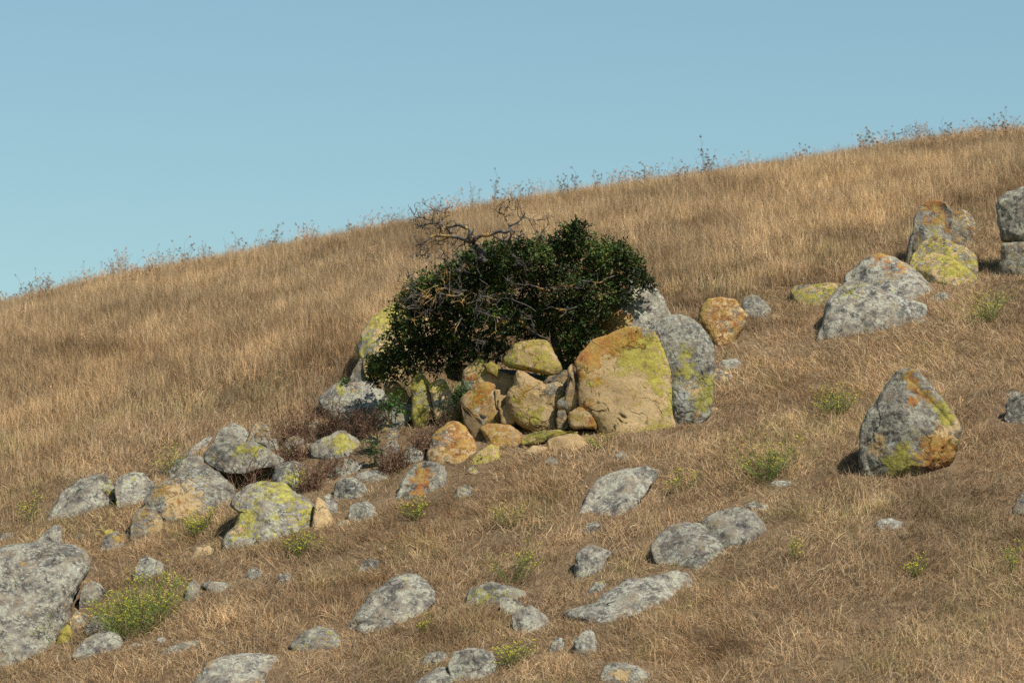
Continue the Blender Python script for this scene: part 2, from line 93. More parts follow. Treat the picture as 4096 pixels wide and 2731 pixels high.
 ('boulder','big yellow-green lichened boulder in front of the overhanging slab',(-2.841,44.326,4.222),(-0.064,0.0948),[(-0.43,0.086,0.106),(-0.357,0.226,0.229),(-0.246,0.319,0.311),(-0.106,0.376,0.36),(0.08,0.377,0.362),(0.21,0.396,0.378),(0.27,0.319,0.311),(0.34,0.235,0.237),(0.45,0.17,0.18),(0.535,0.096,0.114),(0.552,-0.13,-0.009),(0.502,-0.259,-0.142),(0.355,-0.268,-0.132),(0.217,-0.314,-0.173),(0.033,-0.396,-0.282),(-0.105,-0.397,-0.246),(-0.188,-0.415,-0.263),(-0.26,-0.491,-0.462),(-0.379,-0.483,-0.382),(-0.472,-0.447,-0.292),(-0.514,-0.333,-0.189),(-0.465,-0.232,-0.099),(-0.382,-0.158,-0.033),(-0.337,0.012,0.041),(-0.411,0.049,0.073)],(0.198,0.416),0.55,6,(0.02,0.3,0.7,0.15),[('y',0.014,0.299,0.12,0.4),('y',0.236,0.225,0.111,0.45),('y',0.449,0.012,0.102,0.5),('y',-0.198,-0.089,0.139,0.4),('g',-0.336,-0.182,0.129,-0.3),('w',-0.013,0.234,0.111,0.3)],0.04,0.3,1.0),
 ('boulder','round grey boulder with a yellow side propping the right end of the slab',(-2.629,45.903,4.832),(-0.0572,0.1047),[(-0.271,-0.087,0.034),(-0.216,0.111,0.114),(-0.111,0.159,0.143),(0.005,0.18,0.155),(0.101,0.14,0.131),(0.187,0.053,0.08),(0.256,-0.115,0.017),(0.195,-0.201,-0.209),(0.052,-0.267,-0.369),(-0.015,-0.201,-0.089),(-0.072,-0.154,-0.006),(-0.187,-0.144,-0.0)],(0.097,0.204),0.65,5,(0,0.2,0.85,0.12),[('y',0.129,0.005,0.086,0.5),('y',-0.034,-0.052,0.057,0.5),('y',0.081,-0.091,0.057,0.4)],0.045,0.0,1.0),
 ('boulder','smooth grey sloping boulder at the far left of the left group',(-5.203,46.308,4.594),(-0.1119,0.0983),[(-0.485,-0.329,-0.237),(-0.385,-0.178,-0.086),(-0.255,0.072,0.087),(-0.058,0.226,0.238),(0.14,0.297,0.307),(0.293,0.308,0.318),(0.37,0.204,0.217),(0.412,0.094,0.109),(0.357,-0.112,-0.021),(0.138,-0.243,-0.197),(-0.122,-0.329,-0.377),(-0.339,-0.361,-0.357)],(0.157,0.33),0.65,5,(0.03,0.08,0.92,0.08),[('o',0.313,0.05,0.065,0.5)],0.045,0.0,1.0),
 ('boulder','small rounded grey boulder beside the smooth sloping one',(-4.589,46.286,4.706),(-0.0988,0.1008),[(-0.231,0.067,0.06),(-0.126,0.177,0.158),(0.005,0.199,0.177),(0.137,0.203,0.181),(0.198,0.111,0.099),(0.272,0.085,0.076),(0.245,-0.086,-0.018),(0.136,-0.194,-0.115),(0.005,-0.291,-0.311),(-0.104,-0.281,-0.193),(-0.213,-0.194,-0.115)],(0.1,0.21),0.65,5,(0.05,0.15,0.8,0.1),[],0.045,0.2,1.0),
 ('rock','low grey rock sloping up behind the wide orange-tan boulder',(-4.034,47.129,5.066),(-0.0854,0.1067),[(-0.269,-0.138,-0.08),(-0.103,0.085,0.119),(0.075,0.13,0.172),(0.187,0.135,0.177),(0.276,0.052,0.079),(0.119,-0.127,-0.116),(-0.058,-0.171,-0.176),(-0.213,-0.205,-0.176)],(0.084,0.178),0.75,5,(0,0.1,0.85,0.12),[],0.045,0.0,1.0),
 ('rock','pale flat stone streak on the slope left of the slab',(-3.938,47.679,5.351),(-0.0824,0.1114),[(-0.238,-0.162,-0.158),(-0.07,0.008,0.021),(0.11,0.143,0.236),(0.212,0.155,0.254),(0.132,0.019,0.039),(-0.025,-0.151,-0.18),(-0.182,-0.196,-0.211)],(0.078,0.164),0.75,5,(0,0.05,0.75,0.25),[],0.045,0.0,1.0),
 ('boulder','pale grey boulder behind the overhanging slab',(-3.495,47.645,5.492),(-0.0732,0.1145),[(-0.269,-0.117,-0.044),(-0.175,0.078,0.063),(0.006,0.184,0.148),(0.164,0.123,0.099),(0.242,0.032,0.028),(0.208,-0.162,-0.08),(-0.017,-0.207,-0.116),(-0.196,-0.185,-0.098)],(0.089,0.187),0.75,5,(0,0.08,0.85,0.3),[],0.045,0.0,1.0),
 ('rock','orange tinted rock behind the slab at the edge of the brambles',(-3.15,47.609,5.539),(-0.0661,0.1156),[(-0.168,-0.119,-0.029),(-0.089,0.095,0.034),(0.023,0.144,0.054),(0.124,0.072,0.025),(0.147,-0.119,-0.029),(0.001,-0.187,-0.056)],(0.064,0.134),0.75,5,(0.35,0.05,0.5,0.1),[],0.045,0.0,1.0),
 ('rock','small whitish stone on the right of the slab top',(-3.018,47.37,5.376),(-0.0636,0.1128),[(-0.163,0.004,-0.0),(-0.047,0.076,0.028),(0.087,0.064,0.024),(0.154,-0.079,-0.014),(-0.025,-0.135,-0.037)],(0.049,0.103),0.75,5,(0,0.25,0.7,0.35),[],0.045,0.0,1.0),
 ('rock','orange-topped mound rock in front of the wide orange-tan boulder',(-4.318,45.093,4.164),(-0.0955,0.0917),[(-0.188,-0.09,-0.005),(-0.142,0.124,0.084),(-0.014,0.214,0.137),(0.114,0.167,0.109),(0.209,0.071,0.052),(0.198,-0.132,-0.03),(0.05,-0.227,-0.114),(-0.099,-0.27,-0.154),(-0.184,-0.217,-0.081)],(0.088,0.185),0.65,5,(0.15,0.2,0.55,0.2),[('o',-0.014,0.166,0.106,0.4),('g',0.135,-0.025,0.085,-0.5)],0.045,0.0,1.0),
 ('boulder','huge dark grey boulder cut by the left edge of the picture',(-5.533,42.898,3.102),(-0.1283,0.0716),[(-0.475,0.536,0.433),(-0.19,0.598,0.48),(0.013,0.623,0.499),(0.217,0.66,0.527),(0.462,0.664,0.53),(0.666,0.639,0.512),(0.787,0.557,0.448),(0.85,0.454,0.37),(0.814,0.352,0.291),(0.701,0.189,0.165),(0.628,0.048,0.054),(0.6,-0.237,-0.072),(0.494,-0.416,-0.232),(0.41,-0.592,-0.632),(0.249,-0.727,-0.932),(0.013,-0.786,-0.952),(-0.301,-0.862,-1.072),(-0.623,-0.791,-0.612),(-0.675,0.23,0.196)],(0.31,0.653),0.5,6,(0.02,0.04,0.97,0.12),[('w',0.215,0.43,0.302,0.25),('w',0.678,0.33,0.121,0.3)],0.03,0.25,1.0),
 ('rock','pointed pale grey rock rising behind the huge left boulder',(-5.453,45.253,4.011),(-0.1199,0.0878),[(-0.213,-0.128,-0.034),(-0.107,0.057,0.017),(0.042,0.157,0.057),(0.128,0.157,0.057),(0.145,0.057,0.017),(0.138,-0.15,-0.043),(-0.064,-0.192,-0.071)],(0.07,0.147),0.75,5,(0,0.02,0.8,0.3),[],0.045,0.0,1.0),
 ('rock','rounded grey-brown rock touching the right side of the huge left boulder',(-4.729,43.165,3.195),(-0.1091,0.0735),[(-0.148,-0.087,-0.01),(-0.097,0.095,0.075),(-0.016,0.171,0.127),(0.106,0.116,0.089),(0.171,0.034,0.033),(0.156,-0.117,-0.031),(0.024,-0.168,-0.066),(-0.057,-0.228,-0.13),(-0.138,-0.198,-0.087)],(0.071,0.149),0.6,5,(0.1,0.1,0.75,0.1),[],0.045,0.0,1.0),
 ('rock','long pale lichened rock at the foot of the huge left boulder',(-4.47,41.66,2.537),(-0.1069,0.0605),[(-0.296,-0.103,-0.007),(-0.16,0.072,0.109),(0.016,0.151,0.187),(0.134,0.165,0.2),(0.251,0.092,0.128),(0.274,0.013,0.051),(0.172,-0.152,-0.228),(0.016,-0.181,-0.228),(-0.14,-0.201,-0.128),(-0.267,-0.181,-0.085)],(0.09,0.19),0.65,5,(0,0.05,0.95,0.3),[],0.045,0.0,1.0),
 ('rock','jagged white-spotted rock just above the long pale one at left',(-4.554,42.317,2.791),(-0.1072,0.0655),[(-0.162,-0.056,0.029),(-0.072,0.097,0.068),(0.067,0.121,0.078),(0.162,0.037,0.044),(0.136,-0.125,-0.134),(-0.013,-0.155,-0.074),(-0.142,-0.155,-0.011)],(0.058,0.122),0.75,5,(0,0.05,0.95,0.3),[],0.06,0.0,1.0),
 ('rock','small yellow rock wedged against the foot of the huge left boulder',(-4.929,42.314,2.688),(-0.116,0.063),[(-0.102,-0.161,-0.041),(-0.053,0.042,0.018),(0.027,0.125,0.051),(0.07,0.101,0.042),(0.09,0.012,0.006),(0.007,-0.151,-0.077)],(0.043,0.091),0.75,5,(0.15,0.7,0.1,0),[],0.045,0.0,1.0),
 ('rock','brown flat rock between the huge left boulder and the jagged rock',(-4.803,42.582,2.862),(-0.1123,0.0667),[(-0.103,0.014,0.019),(-0.033,0.108,0.057),(0.111,0.068,0.041),(0.097,-0.098,-0.006),(0.007,-0.148,-0.086),(-0.093,-0.148,-0.025)],(0.045,0.095),0.75,5,(0.1,0.05,0.4,0),[],0.045,0.0,1.0),
 ('rock','grey stone with an orange streak on the slope above the green weeds',(-4.67,44.802,3.937),(-0.1039,0.0872),[(-0.152,-0.091,-0.004),(-0.095,0.069,0.038),(0.031,0.127,0.061),(0.12,0.091,0.046),(0.147,-0.059,0.008),(0.052,-0.154,-0.054),(-0.084,-0.175,-0.094)],(0.059,0.124),0.75,5,(0.12,0.08,0.75,0.25),[('o',0.084,0.038,0.046,0.7)],0.045,0.0,1.0),
 ('rock','tiny yellow stone peeping behind the orange-streaked stone',(-4.765,45.218,4.068),(-0.105,0.0892),[(-0.084,-0.082,-0.005),(-0.046,0.039,0.025),(0.039,0.054,0.031),(0.092,0.007,0.012),(-0.003,-0.103,-0.064)],(0.03,0.064),0.75,5,(0.15,0.7,0.1,0),[],0.045,0.0,1.0),
 ('rock','pale grey rock standing above the large green weed patch',(-4.14,43.642,3.518),(-0.0946,0.0801),[(-0.173,-0.125,-0.033),(-0.129,0.096,0.082),(-0.046,0.152,0.121),(0.077,0.117,0.096),(0.184,0.055,0.053),(0.169,-0.125,-0.047),(0.015,-0.186,-0.187),(-0.128,-0.186,-0.087)],(0.068,0.144),0.75,5,(0.03,0.1,0.9,0.25),[],0.045,0.0,1.0),
 ('rock','upright weathered stone right of the large green weed patch',(-3.545,42.54,3.188),(-0.0831,0.0745),[(-0.096,-0.151,-0.029),(-0.053,0.075,0.038),(0.028,0.139,0.064),(0.092,0.055,0.03),(0.071,-0.111,-0.014),(-0.032,-0.181,-0.089)],(0.042,0.089),0.75,5,(0,0.05,0.9,0.2),[],0.045,0.0,1.0),
 ('rock','flat whitish stone in the grass right of the green weed patch',(-3.239,42.645,3.233),(-0.0758,0.0754),[(-0.232,0.048,0.112),(-0.088,0.072,0.141),(0.133,0.052,0.117),(0.197,-0.051,-0.06),(0.082,-0.131,-0.22),(-0.067,-0.127,-0.14),(-0.138,-0.051,0.052)],(0.055,0.117),0.75,5,(0,0.08,0.9,0.35),[],0.045,0.0,1.0),
 ('rock','small grey stone upslope of the flat whitish stone',(-2.892,42.826,3.394),(-0.0674,0.0789),[(-0.118,-0.088,-0.008),(-0.048,0.052,0.028),(0.033,0.086,0.042),(0.097,0.032,0.02),(0.083,-0.098,-0.022),(-0.068,-0.118,-0.062)],(0.04,0.083),0.75,5,(0,0.05,0.9,0.3),[],0.045,0.0,1.0),
 ('rock','little tan and white stone alone in the grass left of centre',(-2.54,42.552,3.335),(-0.0596,0.0781),[(-0.084,-0.068,-0.008),(-0.05,0.049,0.02),(0.06,0.053,0.022),(0.104,0.019,0.008),(0.03,-0.088,-0.016),(-0.05,-0.118,-0.028)],(0.033,0.07),0.75,5,(0,0.05,0.6,0.4),[],0.045,0.0,1.0),
 ('rock','long low pale stone near the bottom left,almost buried in grass',(-3.562,41.26,2.472),(-0.0861,0.0596),[(-0.239,-0.124,-0.069),(-0.133,0.015,0.052),(0.041,0.073,0.133),(0.216,0.106,0.179),(0.245,0.073,0.133),(0.118,-0.067,-0.043),(-0.036,-0.13,-0.183),(-0.171,-0.153,-0.203)],(0.068,0.143),0.75,5,(0,0.05,0.85,0.3),[],0.045,0.0,1.0),
 ('boulder','broad grey boulder cut by the bottom edge left of centre',(-2.871,40.357,2.13),(-0.071,0.0526),[(-0.545,-0.273,-0.341),(-0.475,-0.086,0.041),(-0.363,0.133,0.19),(-0.192,0.21,0.265),(0.017,0.252,0.306),(0.246,0.248,0.303),(0.426,0.21,0.265),(0.472,0.095,0.153),(0.391,-0.123,-0.401),(0.443,-0.271,-0.781)],(0.146,0.308),0.6,6,(0.04,0.05,0.92,0.2),[('o',-0.276,0.114,0.047,0.6)],0.045,0.2,1.0),
 ('rock','yellowish pale rock above the broad boulder at the bottom edge',(-2.068,40.751,2.528),(-0.0507,0.0619),[(-0.306,-0.062,0.034),(-0.149,0.101,0.117),(0.004,0.153,0.158),(0.177,0.12,0.133),(0.263,0.043,0.072),(0.252,-0.128,-0.106),(0.118,-0.176,-0.186),(-0.11,-0.195,-0.186),(-0.225,-0.148,-0.035)],(0.087,0.184),0.6,5,(0,0.3,0.85,0.2),[],0.045,0.0,1.0),
 ('rock','tiny pale stone in grass below the green weed patch',(-3.804,41.555,2.574),(-0.0913,0.0616),[(-0.071,-0.053,0.007),(-0.016,0.048,0.029),(0.066,0.032,0.023),(0.052,-0.072,-0.029),(-0.035,-0.096,-0.029)],(0.025,0.053),0.75,5,(0,0.05,0.9,0.3),[],0.045,0.0,1.0),
 ('rock','small dark stone right of the long pale rock at the lower left',(-4.072,41.562,2.522),(-0.0977,0.0603),[(-0.099,-0.051,0.015),(-0.021,0.036,0.032),(0.081,0.012,0.022),(0.047,-0.081,-0.069)],(0.025,0.052),0.75,5,(0,0.05,0.9,0.2),[],0.045,0.0,1.0),
 ('rock','faint flat stone right of the long low buried one',(-3.128,41.273,2.538),(-0.0756,0.0612),[(-0.075,-0.051,0.008),(0.012,0.031,0.023),(0.074,0.008,0.014),(-0.008,-0.075,-0.045)],(0.021,0.044),0.75,5,(0,0.05,0.8,0.2),[],0.045,0.0,1.0),
 ('rock','low stone at the left edge above the huge boulder',(-6.064,45.74,4.067),(-0.1318,0.0879),[(-0.137,-0.067,0.007),(-0.008,0.06,0.039),(0.1,0.05,0.035),(0.111,-0.067,-0.001),(-0.051,-0.11,-0.081)],(0.038,0.079),0.75,5,(0,0.05,0.9,0.2),[],0.045,0.0,1.0),
 ('rock','tiny grey stone between the pointed rock and the yellow stone at left',(-5.101,45.384,4.044),(-0.1119,0.0883),[(-0.095,-0.051,0.02),(-0.027,0.036,0.037),(0.085,0.014,0.028),(0.037,-0.083,-0.085)],(0.025,0.053),0.75,5,(0,0.02,0.9,0.2),[],0.045,0.0,1.0),
 ('rock','reddish flat rock in the grass below the wide orange-tan boulder',(-3.55,43.958,3.742),(-0.0806,0.0847),[(-0.131,-0.089,-0.037),(-0.07,0.054,0.093),(0.055,0.085,0.136),(0.137,0.023,0.05),(0.054,-0.11,-0.131),(-0.069,-0.13,-0.111)],(0.046,0.096),0.75,5,(0.15,0.02,0.35,0.1),[],0.045,0.0,1.0),
 ('rock','tan split rock right of the big yellow-green boulder',(-2.199,44.233,4.193),(-0.0497,0.0944),[(-0.118,-0.195,-0.048),(-0.093,0.076,0.035),(-0.052,0.212,0.089),(0.032,0.16,0.068),(0.14,-0.07,0.002),(0.111,-0.174,-0.04),(-0.02,-0.226,-0.106)],(0.058,0.122),0.55,5,(0.03,0.1,0.2,0.1),[],0.045,0.0,1.0),
 ('rock','small rounded grey rock behind the tan split rock',(-2.121,44.62,4.355),(-0.0475,0.0972),[(-0.097,-0.082,-0.006),(-0.066,0.099,0.045),(-0.002,0.124,0.055),(0.086,0.036,0.02),(0.092,-0.124,-0.022),(-0.002,-0.177,-0.092)],(0.042,0.089),0.75,5,(0,0.1,0.75,0.1),[],0.045,0.0,1.0),
 ('rock','low yellowish stone in front of the tan split rock',(-1.949,44.105,4.088),(-0.0442,0.0923),[(-0.118,-0.065,0.013),(-0.004,0.048,0.04),(0.11,0.027,0.032),(0.017,-0.096,-0.085)],(0.032,0.068),0.75,5,(0,0.25,0.5,0.2),[],0.045,0.0,1.0),
 ('boulder','triangular grey boulder with an orange stripe below the brambles',(-1.066,44.72,4.648),(-0.0238,0.1035),[(-0.316,-0.244,-0.109),(-0.264,-0.096,-0.005),(-0.171,0.104,0.086),(-0.078,0.198,0.151),(0.035,0.239,0.179),(0.184,0.217,0.164),(0.281,0.161,0.125),(0.318,0.067,0.06),(0.286,-0.096,-0.005),(0.165,-0.189,-0.072),(-0.003,-0.244,-0.132),(-0.114,-0.3,-0.232),(-0.254,-0.318,-0.212)],(0.12,0.252),0.6,5,(0.05,0.05,0.8,0.2),[('o',-0.003,0.011,0.112,0.75),('o',-0.059,-0.12,0.093,0.7),('o',0.053,0.067,0.075,0.5)],0.045,0.1,1.0),
 ('rock','small rounded stone with yellow top in the grass at centre',(-0.566,44.36,4.473),(-0.0128,0.1005),[(-0.128,-0.078,-0.0),(-0.069,0.056,0.033),(0.024,0.087,0.046),(0.102,0.056,0.033),(0.124,-0.054,0.009),(0.052,-0.114,-0.051),(-0.068,-0.133,-0.071)],(0.045,0.094),0.75,5,(0.05,0.3,0.7,0.2),[],0.045,0.0,1.0),
 ('rock','knobbly pale rock at the lower edge of the brambles',(-1.899,45.122,4.587),(-0.0421,0.1012),[(-0.205,-0.111,0.025),(-0.196,0.077,0.077),(-0.101,0.137,0.101),(0.031,0.137,0.101),(0.181,0.043,0.064),(0.238,-0.083,0.036),(0.19,-0.157,-0.161),(0.049,-0.176,-0.141),(-0.082,-0.176,-0.101)],(0.073,0.154),0.75,5,(0,0.12,0.9,0.35),[],0.07,0.0,1.0),
 ('rock','rounded pale green-white rock below the knobbly one',(-1.73,44.145,4.226),(-0.0392,0.0954),[(-0.161,-0.124,-0.013),(-0.152,0.059,0.038),(-0.059,0.109,0.058),(0.069,0.118,0.061),(0.147,0.059,0.038),(0.176,-0.078,0.005),(0.097,-0.151,-0.123),(-0.059,-0.169,-0.063)],(0.061,0.128),0.75,5,(0,0.12,0.92,0.35),[],0.045,0.0,1.0),
 ('rock','flat plate-like pale stone right of the brambles foot',(-1.651,45.606,4.779),(-0.0362,0.1043),[(-0.248,0.011,0.078),(-0.124,0.069,0.146),(0.029,0.082,0.162),(0.181,0.049,0.123),(0.241,-0.057,-0.127),(0.152,-0.114,-0.247),(-0.066,-0.129,-0.147),(-0.19,-0.092,0.013)],(0.061,0.128),0.75,5,(0,0.15,0.9,0.3),[],0.045,0.0,1.0),
 ('rock','cluster-topping pale block inside the lower brambles',(-1.99,45.916,4.906),(-0.0433,0.1063),[(-0.248,-0.08,0.021),(-0.086,0.051,0.051),(-0.028,0.128,0.082),(0.087,0.122,0.079),(0.202,0.032,0.044),(0.192,-0.089,-0.052),(0.029,-0.156,-0.172),(-0.143,-0.156,-0.052)],(0.07,0.146),0.75,5,(0,0.15,0.85,0.35),[],0.045,0.0,1.0),
 ('rock','small pale yellow stone upslope of the rounded yellow-topped stone',(-0.439,44.953,4.784),(-0.0098,0.106),[(-0.086,0.022,0.02),(-0.016,0.073,0.041),(0.087,-0.063,0.005),(0.068,-0.106,-0.062),(-0.045,-0.088,-0.004)],(0.033,0.069),0.75,5,(0,0.35,0.5,0.1),[],0.045,0.0,1.0),
 ('rock','angular yellow rock lying against the foot of the orange boulders',(-0.31,45.283,5.0),(-0.0068,0.11),[(-0.254,-0.146,-0.006),(-0.093,0.041,0.047),(0.058,0.139,0.086),(0.157,0.098,0.069),(0.172,-0.089,-0.039),(0.058,-0.136,-0.099),(-0.149,-0.155,-0.059)],(0.069,0.145),0.55,5,(0.02,0.55,0.1,0.1),[],0.045,0.0,1.0),
 ('rock','thin pale stone below the bare sandy boulder',(0.498,44.849,4.881),(0.0111,0.1084),[(-0.12,0.008,0.038),(-0.017,0.059,0.058),(0.105,-0.048,0.008),(0.067,-0.1,-0.092),(-0.035,-0.082,-0.012)],(0.034,0.072),0.75,5,(0,0.15,0.7,0.2),[],0.045,0.0,1.0),
 ('rock','buried tan stone between the yellow slab and the thin pale stone',(0.284,45.253,5.054),(0.0063,0.1112),[(-0.186,-0.054,0.041),(-0.044,0.063,0.069),(0.136,0.044,0.061),(0.159,-0.091,-0.156),(-0.12,-0.097,-0.016)],(0.043,0.09),0.75,5,(0.02,0.1,0.05,0),[],0.045,0.0,1.0),
 ('rock','faint grey stone in grass below the tan face',(1.284,44.606,4.93),(0.0288,0.11),[(-0.089,0.002,0.013),(0.014,0.054,0.034),(0.079,-0.048,0.011),(0.005,-0.101,-0.058)],(0.029,0.061),0.75,5,(0,0.05,0.7,0.2),[],0.045,0.0,1.0),
 ('rock','thin flat grey stone right of the faint one below the tan face',(1.892,44.44,4.889),(0.0426,0.1095),[(-0.135,-0.046,0.027),(0.014,0.043,0.09),(0.121,0.02,0.058),(0.078,-0.076,-0.128),(-0.098,-0.076,-0.048)],(0.03,0.063),0.75,5,(0,0.05,0.75,0.3),[],0.045,0.0,1.0),
 ('boulder','large grey sloping boulder in the centre foreground with dry grass on its right',(-1.293,41.226,2.928),(-0.0314,0.0709),[(-0.523,-0.31,-0.238),(-0.406,-0.123,-0.033),(-0.27,0.094,0.115),(-0.151,0.198,0.226),(0.004,0.302,0.338),(0.143,0.358,0.397),(0.281,0.349,0.388),(0.384,0.285,0.319),(0.46,0.163,0.189),(0.476,0.043,0.059),(0.346,-0.157,-0.092),(0.174,-0.275,-0.372),(-0.03,-0.343,-0.432),(-0.267,-0.402,-0.452),(-0.453,-0.402,-0.412)],(0.176,0.371),0.6,6,(0.0,0.04,1.0,0.18),[],0.03,0.1,1.0),
 ('rock','small pale stone upslope left of the large foreground boulder',(-1.601,42.607,3.474),(-0.0376,0.0813),[(-0.14,-0.114,-0.013),(-0.069,0.048,0.032),(0.002,0.087,0.047),(0.108,0.056,0.035),(0.14,-0.056,0.01),(0.037,-0.103,-0.036),(-0.06,-0.132,-0.076)],(0.047,0.099),0.75,5,(0,0.03,0.95,0.3),[],0.07,0.0,1.0),
 ('rock','flat tan stone left of the small pale stone',(-1.895,42.92,3.528),(-0.0441,0.0819),[(-0.172,-0.061,0.001),(-0.02,0.033,0.068),(0.132,0.05,0.093),(0.15,0.002,0.026),(0.016,-0.079,-0.094),(-0.127,-0.092,-0.094)],(0.038,0.08),0.75,5,(0,0.05,0.5,0.3),[],0.045,0.0,1.0),
 ('boulder','low yellow-grey rock with a black left end in the middle foreground',(-0.193,41.209,3.041),(-0.0047,0.0737),[(-0.339,-0.146,-0.034),(-0.275,0.048,0.102),(-0.172,0.117,0.17),(-0.034,0.155,0.208),(0.086,0.117,0.17),(0.24,0.083,0.136),(0.347,0.048,0.102),(0.383,-0.086,-0.051),(0.239,-0.137,-0.191),(0.068,-0.162,-0.231),(-0.068,-0.179,-0.231),(-0.222,-0.188,-0.151)],(0.098,0.206),0.6,5,(0,0.3,0.75,0.25),[('y',-0.137,0.014,0.103,0.3)],0.045,0.0,1.0),
 ('rock','small pale rock touching the right end of the low yellow-grey rock',(-0.014,40.801,2.895),(-0.0003,0.0708),[(-0.123,0.011,0.015),(-0.076,0.1,0.051),(0.026,0.083,0.044),(0.131,0.028,0.022),(0.153,-0.075,0.002),(0.06,-0.117,-0.015),(-0.025,-0.159,-0.107),(-0.101,-0.109,-0.012)],(0.052,0.109),0.75,5,(0,0.12,0.92,0.3),[],0.045,0.0,1.0),
 ('rock','domed grey rock lowest of the middle foreground trio',(0.183,40.285,2.713),(0.0045,0.0672),[(-0.205,0.039,0.042),(-0.104,0.123,0.108),(0.013,0.16,0.137),(0.113,0.106,0.095),(0.189,0.039,0.042),(0.237,-0.095,-0.018),(0.096,-0.169,-0.171),(-0.07,-0.211,-0.171),(-0.162,-0.153,-0.065)],(0.08,0.168),0.75,5,(0.03,0.05,0.95,0.2),[],0.045,0.0,1.0),
 ('rock','pinkish grey upright rock left of the long ridge of stone',(0.855,41.699,3.454),(0.0205,0.0826),[(-0.191,-0.198,-0.057),(-0.169,0.053,0.038),(-0.097,0.14,0.081),(0.025,0.179,0.1),(0.129,0.14,0.081),(0.242,0.088,0.055),(0.181,0.027,0.025),(0.155,-0.147,-0.054),(0.025,-0.219,-0.154),(-0.113,-0.236,-0.114)],(0.084,0.178),0.55,5,(0.12,0.02,0.85,0.25),[],0.045,0.0,1.0),
 ('rock','small stone between the pinkish rock and the stone ridge',(0.901,41.078,3.122),(0.0219,0.0758),[(-0.11,-0.065,0.007),(-0.018,0.052,0.034),(0.088,0.072,0.043),(0.108,0.018,0.021),(0.008,-0.108,-0.053),(-0.086,-0.116,-0.053)],(0.038,0.08),0.75,5,(0,0.15,0.85,0.2),[],0.045,0.0,1.0),
 ('boulder','large mottled grey boulder sloping up to the right below the tan face',(1.17,43.366,4.353),(0.027,0.1),[(-0.463,-0.365,-0.313),(-0.414,-0.204,-0.12),(-0.326,0.02,0.051),(-0.218,0.147,0.2),(-0.073,0.239,0.307),(0.146,0.297,0.376),(0.365,0.316,0.397),(0.496,0.275,0.35),(0.482,0.184,0.243),(0.399,0.093,0.136),(0.344,0.002,0.029),(0.217,-0.204,-0.12),(0.054,-0.311,-0.269),(-0.071,-0.364,-0.389),(-0.251,-0.382,-0.389),(-0.393,-0.426,-0.489)],(0.17,0.358),0.6,6,(0.07,0.04,0.92,0.25),[],0.03,0.1,1.0),
 ('rock','small pale stone just below the large mottled boulder',(0.87,42.706,3.902),(0.0204,0.0911),[(-0.111,-0.092,-0.012),(-0.039,0.047,0.023),(0.067,0.077,0.035),(0.117,0.038,0.02),(0.041,-0.092,-0.013),(-0.084,-0.131,-0.053)],(0.041,0.086),0.75,5,(0,0.05,0.9,0.3),[],0.045,0.0,1.0),
 ('boulder','middle hump of the long stone ridge at lower right of centre',(1.901,41.385,3.557),(0.0459,0.0857),[(-0.423,0.027,0.108),(-0.32,0.166,0.271),(-0.199,0.254,0.374),(-0.043,0.292,0.418),(0.131,0.283,0.408),(0.209,0.219,0.333),(0.312,0.149,0.251),(0.397,0.01,0.088),(0.378,-0.168,-0.177),(0.265,-0.253,-0.317),(0.18,-0.304,-0.397),(0.17,-0.38,-0.557),(-0.008,-0.372,-0.477),(-0.214,-0.305,-0.257),(-0.275,-0.203,-0.076),(-0.37,-0.134,0.006)],(0.15,0.315),0.6,5,(0.03,0.03,1.0,0.3),[('o',-0.077,-0.214,0.034,0.5)],0.03,0.15,1.0),
 ('boulder','upper right hump of the long stone ridge',(2.435,41.728,3.813),(0.0583,0.091),[(-0.39,0.08,0.13),(-0.283,0.15,0.213),(-0.143,0.203,0.275),(-0.021,0.233,0.31),(0.119,0.224,0.299),(0.224,0.168,0.233),(0.314,0.063,0.11),(0.402,-0.137,-0.152),(0.291,-0.18,-0.212),(0.117,-0.265,-0.352),(-0.038,-0.325,-0.432),(-0.15,-0.326,-0.372),(-0.229,-0.163,-0.076),(-0.342,-0.076,0.027)],(0.133,0.281),0.6,5,(0.03,0.03,1.0,0.25),[],0.03,0.15,1.0),
 ('boulder','lower left end of the long stone ridge,knobbly and lichened',(1.287,40.445,2.947),(0.0318,0.0727),[(-0.746,-0.159,0.005),(-0.672,-0.089,0.102),(-0.571,-0.106,0.079),(-0.436,-0.109,0.074),(-0.336,0.051,0.19),(-0.202,0.119,0.283),(-0.067,0.221,0.422),(0.103,0.225,0.426),(0.273,0.259,0.472),(0.444,0.307,0.537),(0.613,0.273,0.491),(0.631,0.136,0.306),(0.583,0.017,0.144),(0.436,-0.1,-0.162),(0.268,-0.184,-0.322),(0.068,-0.25,-0.462),(-0.065,-0.299,-0.582),(-0.147,-0.356,-0.722),(-0.296,-0.373,-0.682),(-0.431,-0.325,-0.402),(-0.602,-0.259,-0.134),(-0.712,-0.209,-0.065)],(0.194,0.409),0.6,6,(0.04,0.03,0.97,0.3),[],0.05,0.2,1.0),
 ('rock','low stone at the top of the long stone ridge,nearly buried',(2.732,42.45,4.118),(0.0643,0.0965),[(-0.159,0.02,0.067),(-0.044,0.059,0.121),(0.107,0.02,0.067),(0.141,-0.08,-0.11),(0.027,-0.106,-0.15),(-0.079,-0.071,0.005)],(0.041,0.086),0.75,5,(0,0.03,0.9,0.3),[],0.045,0.0,1.0),
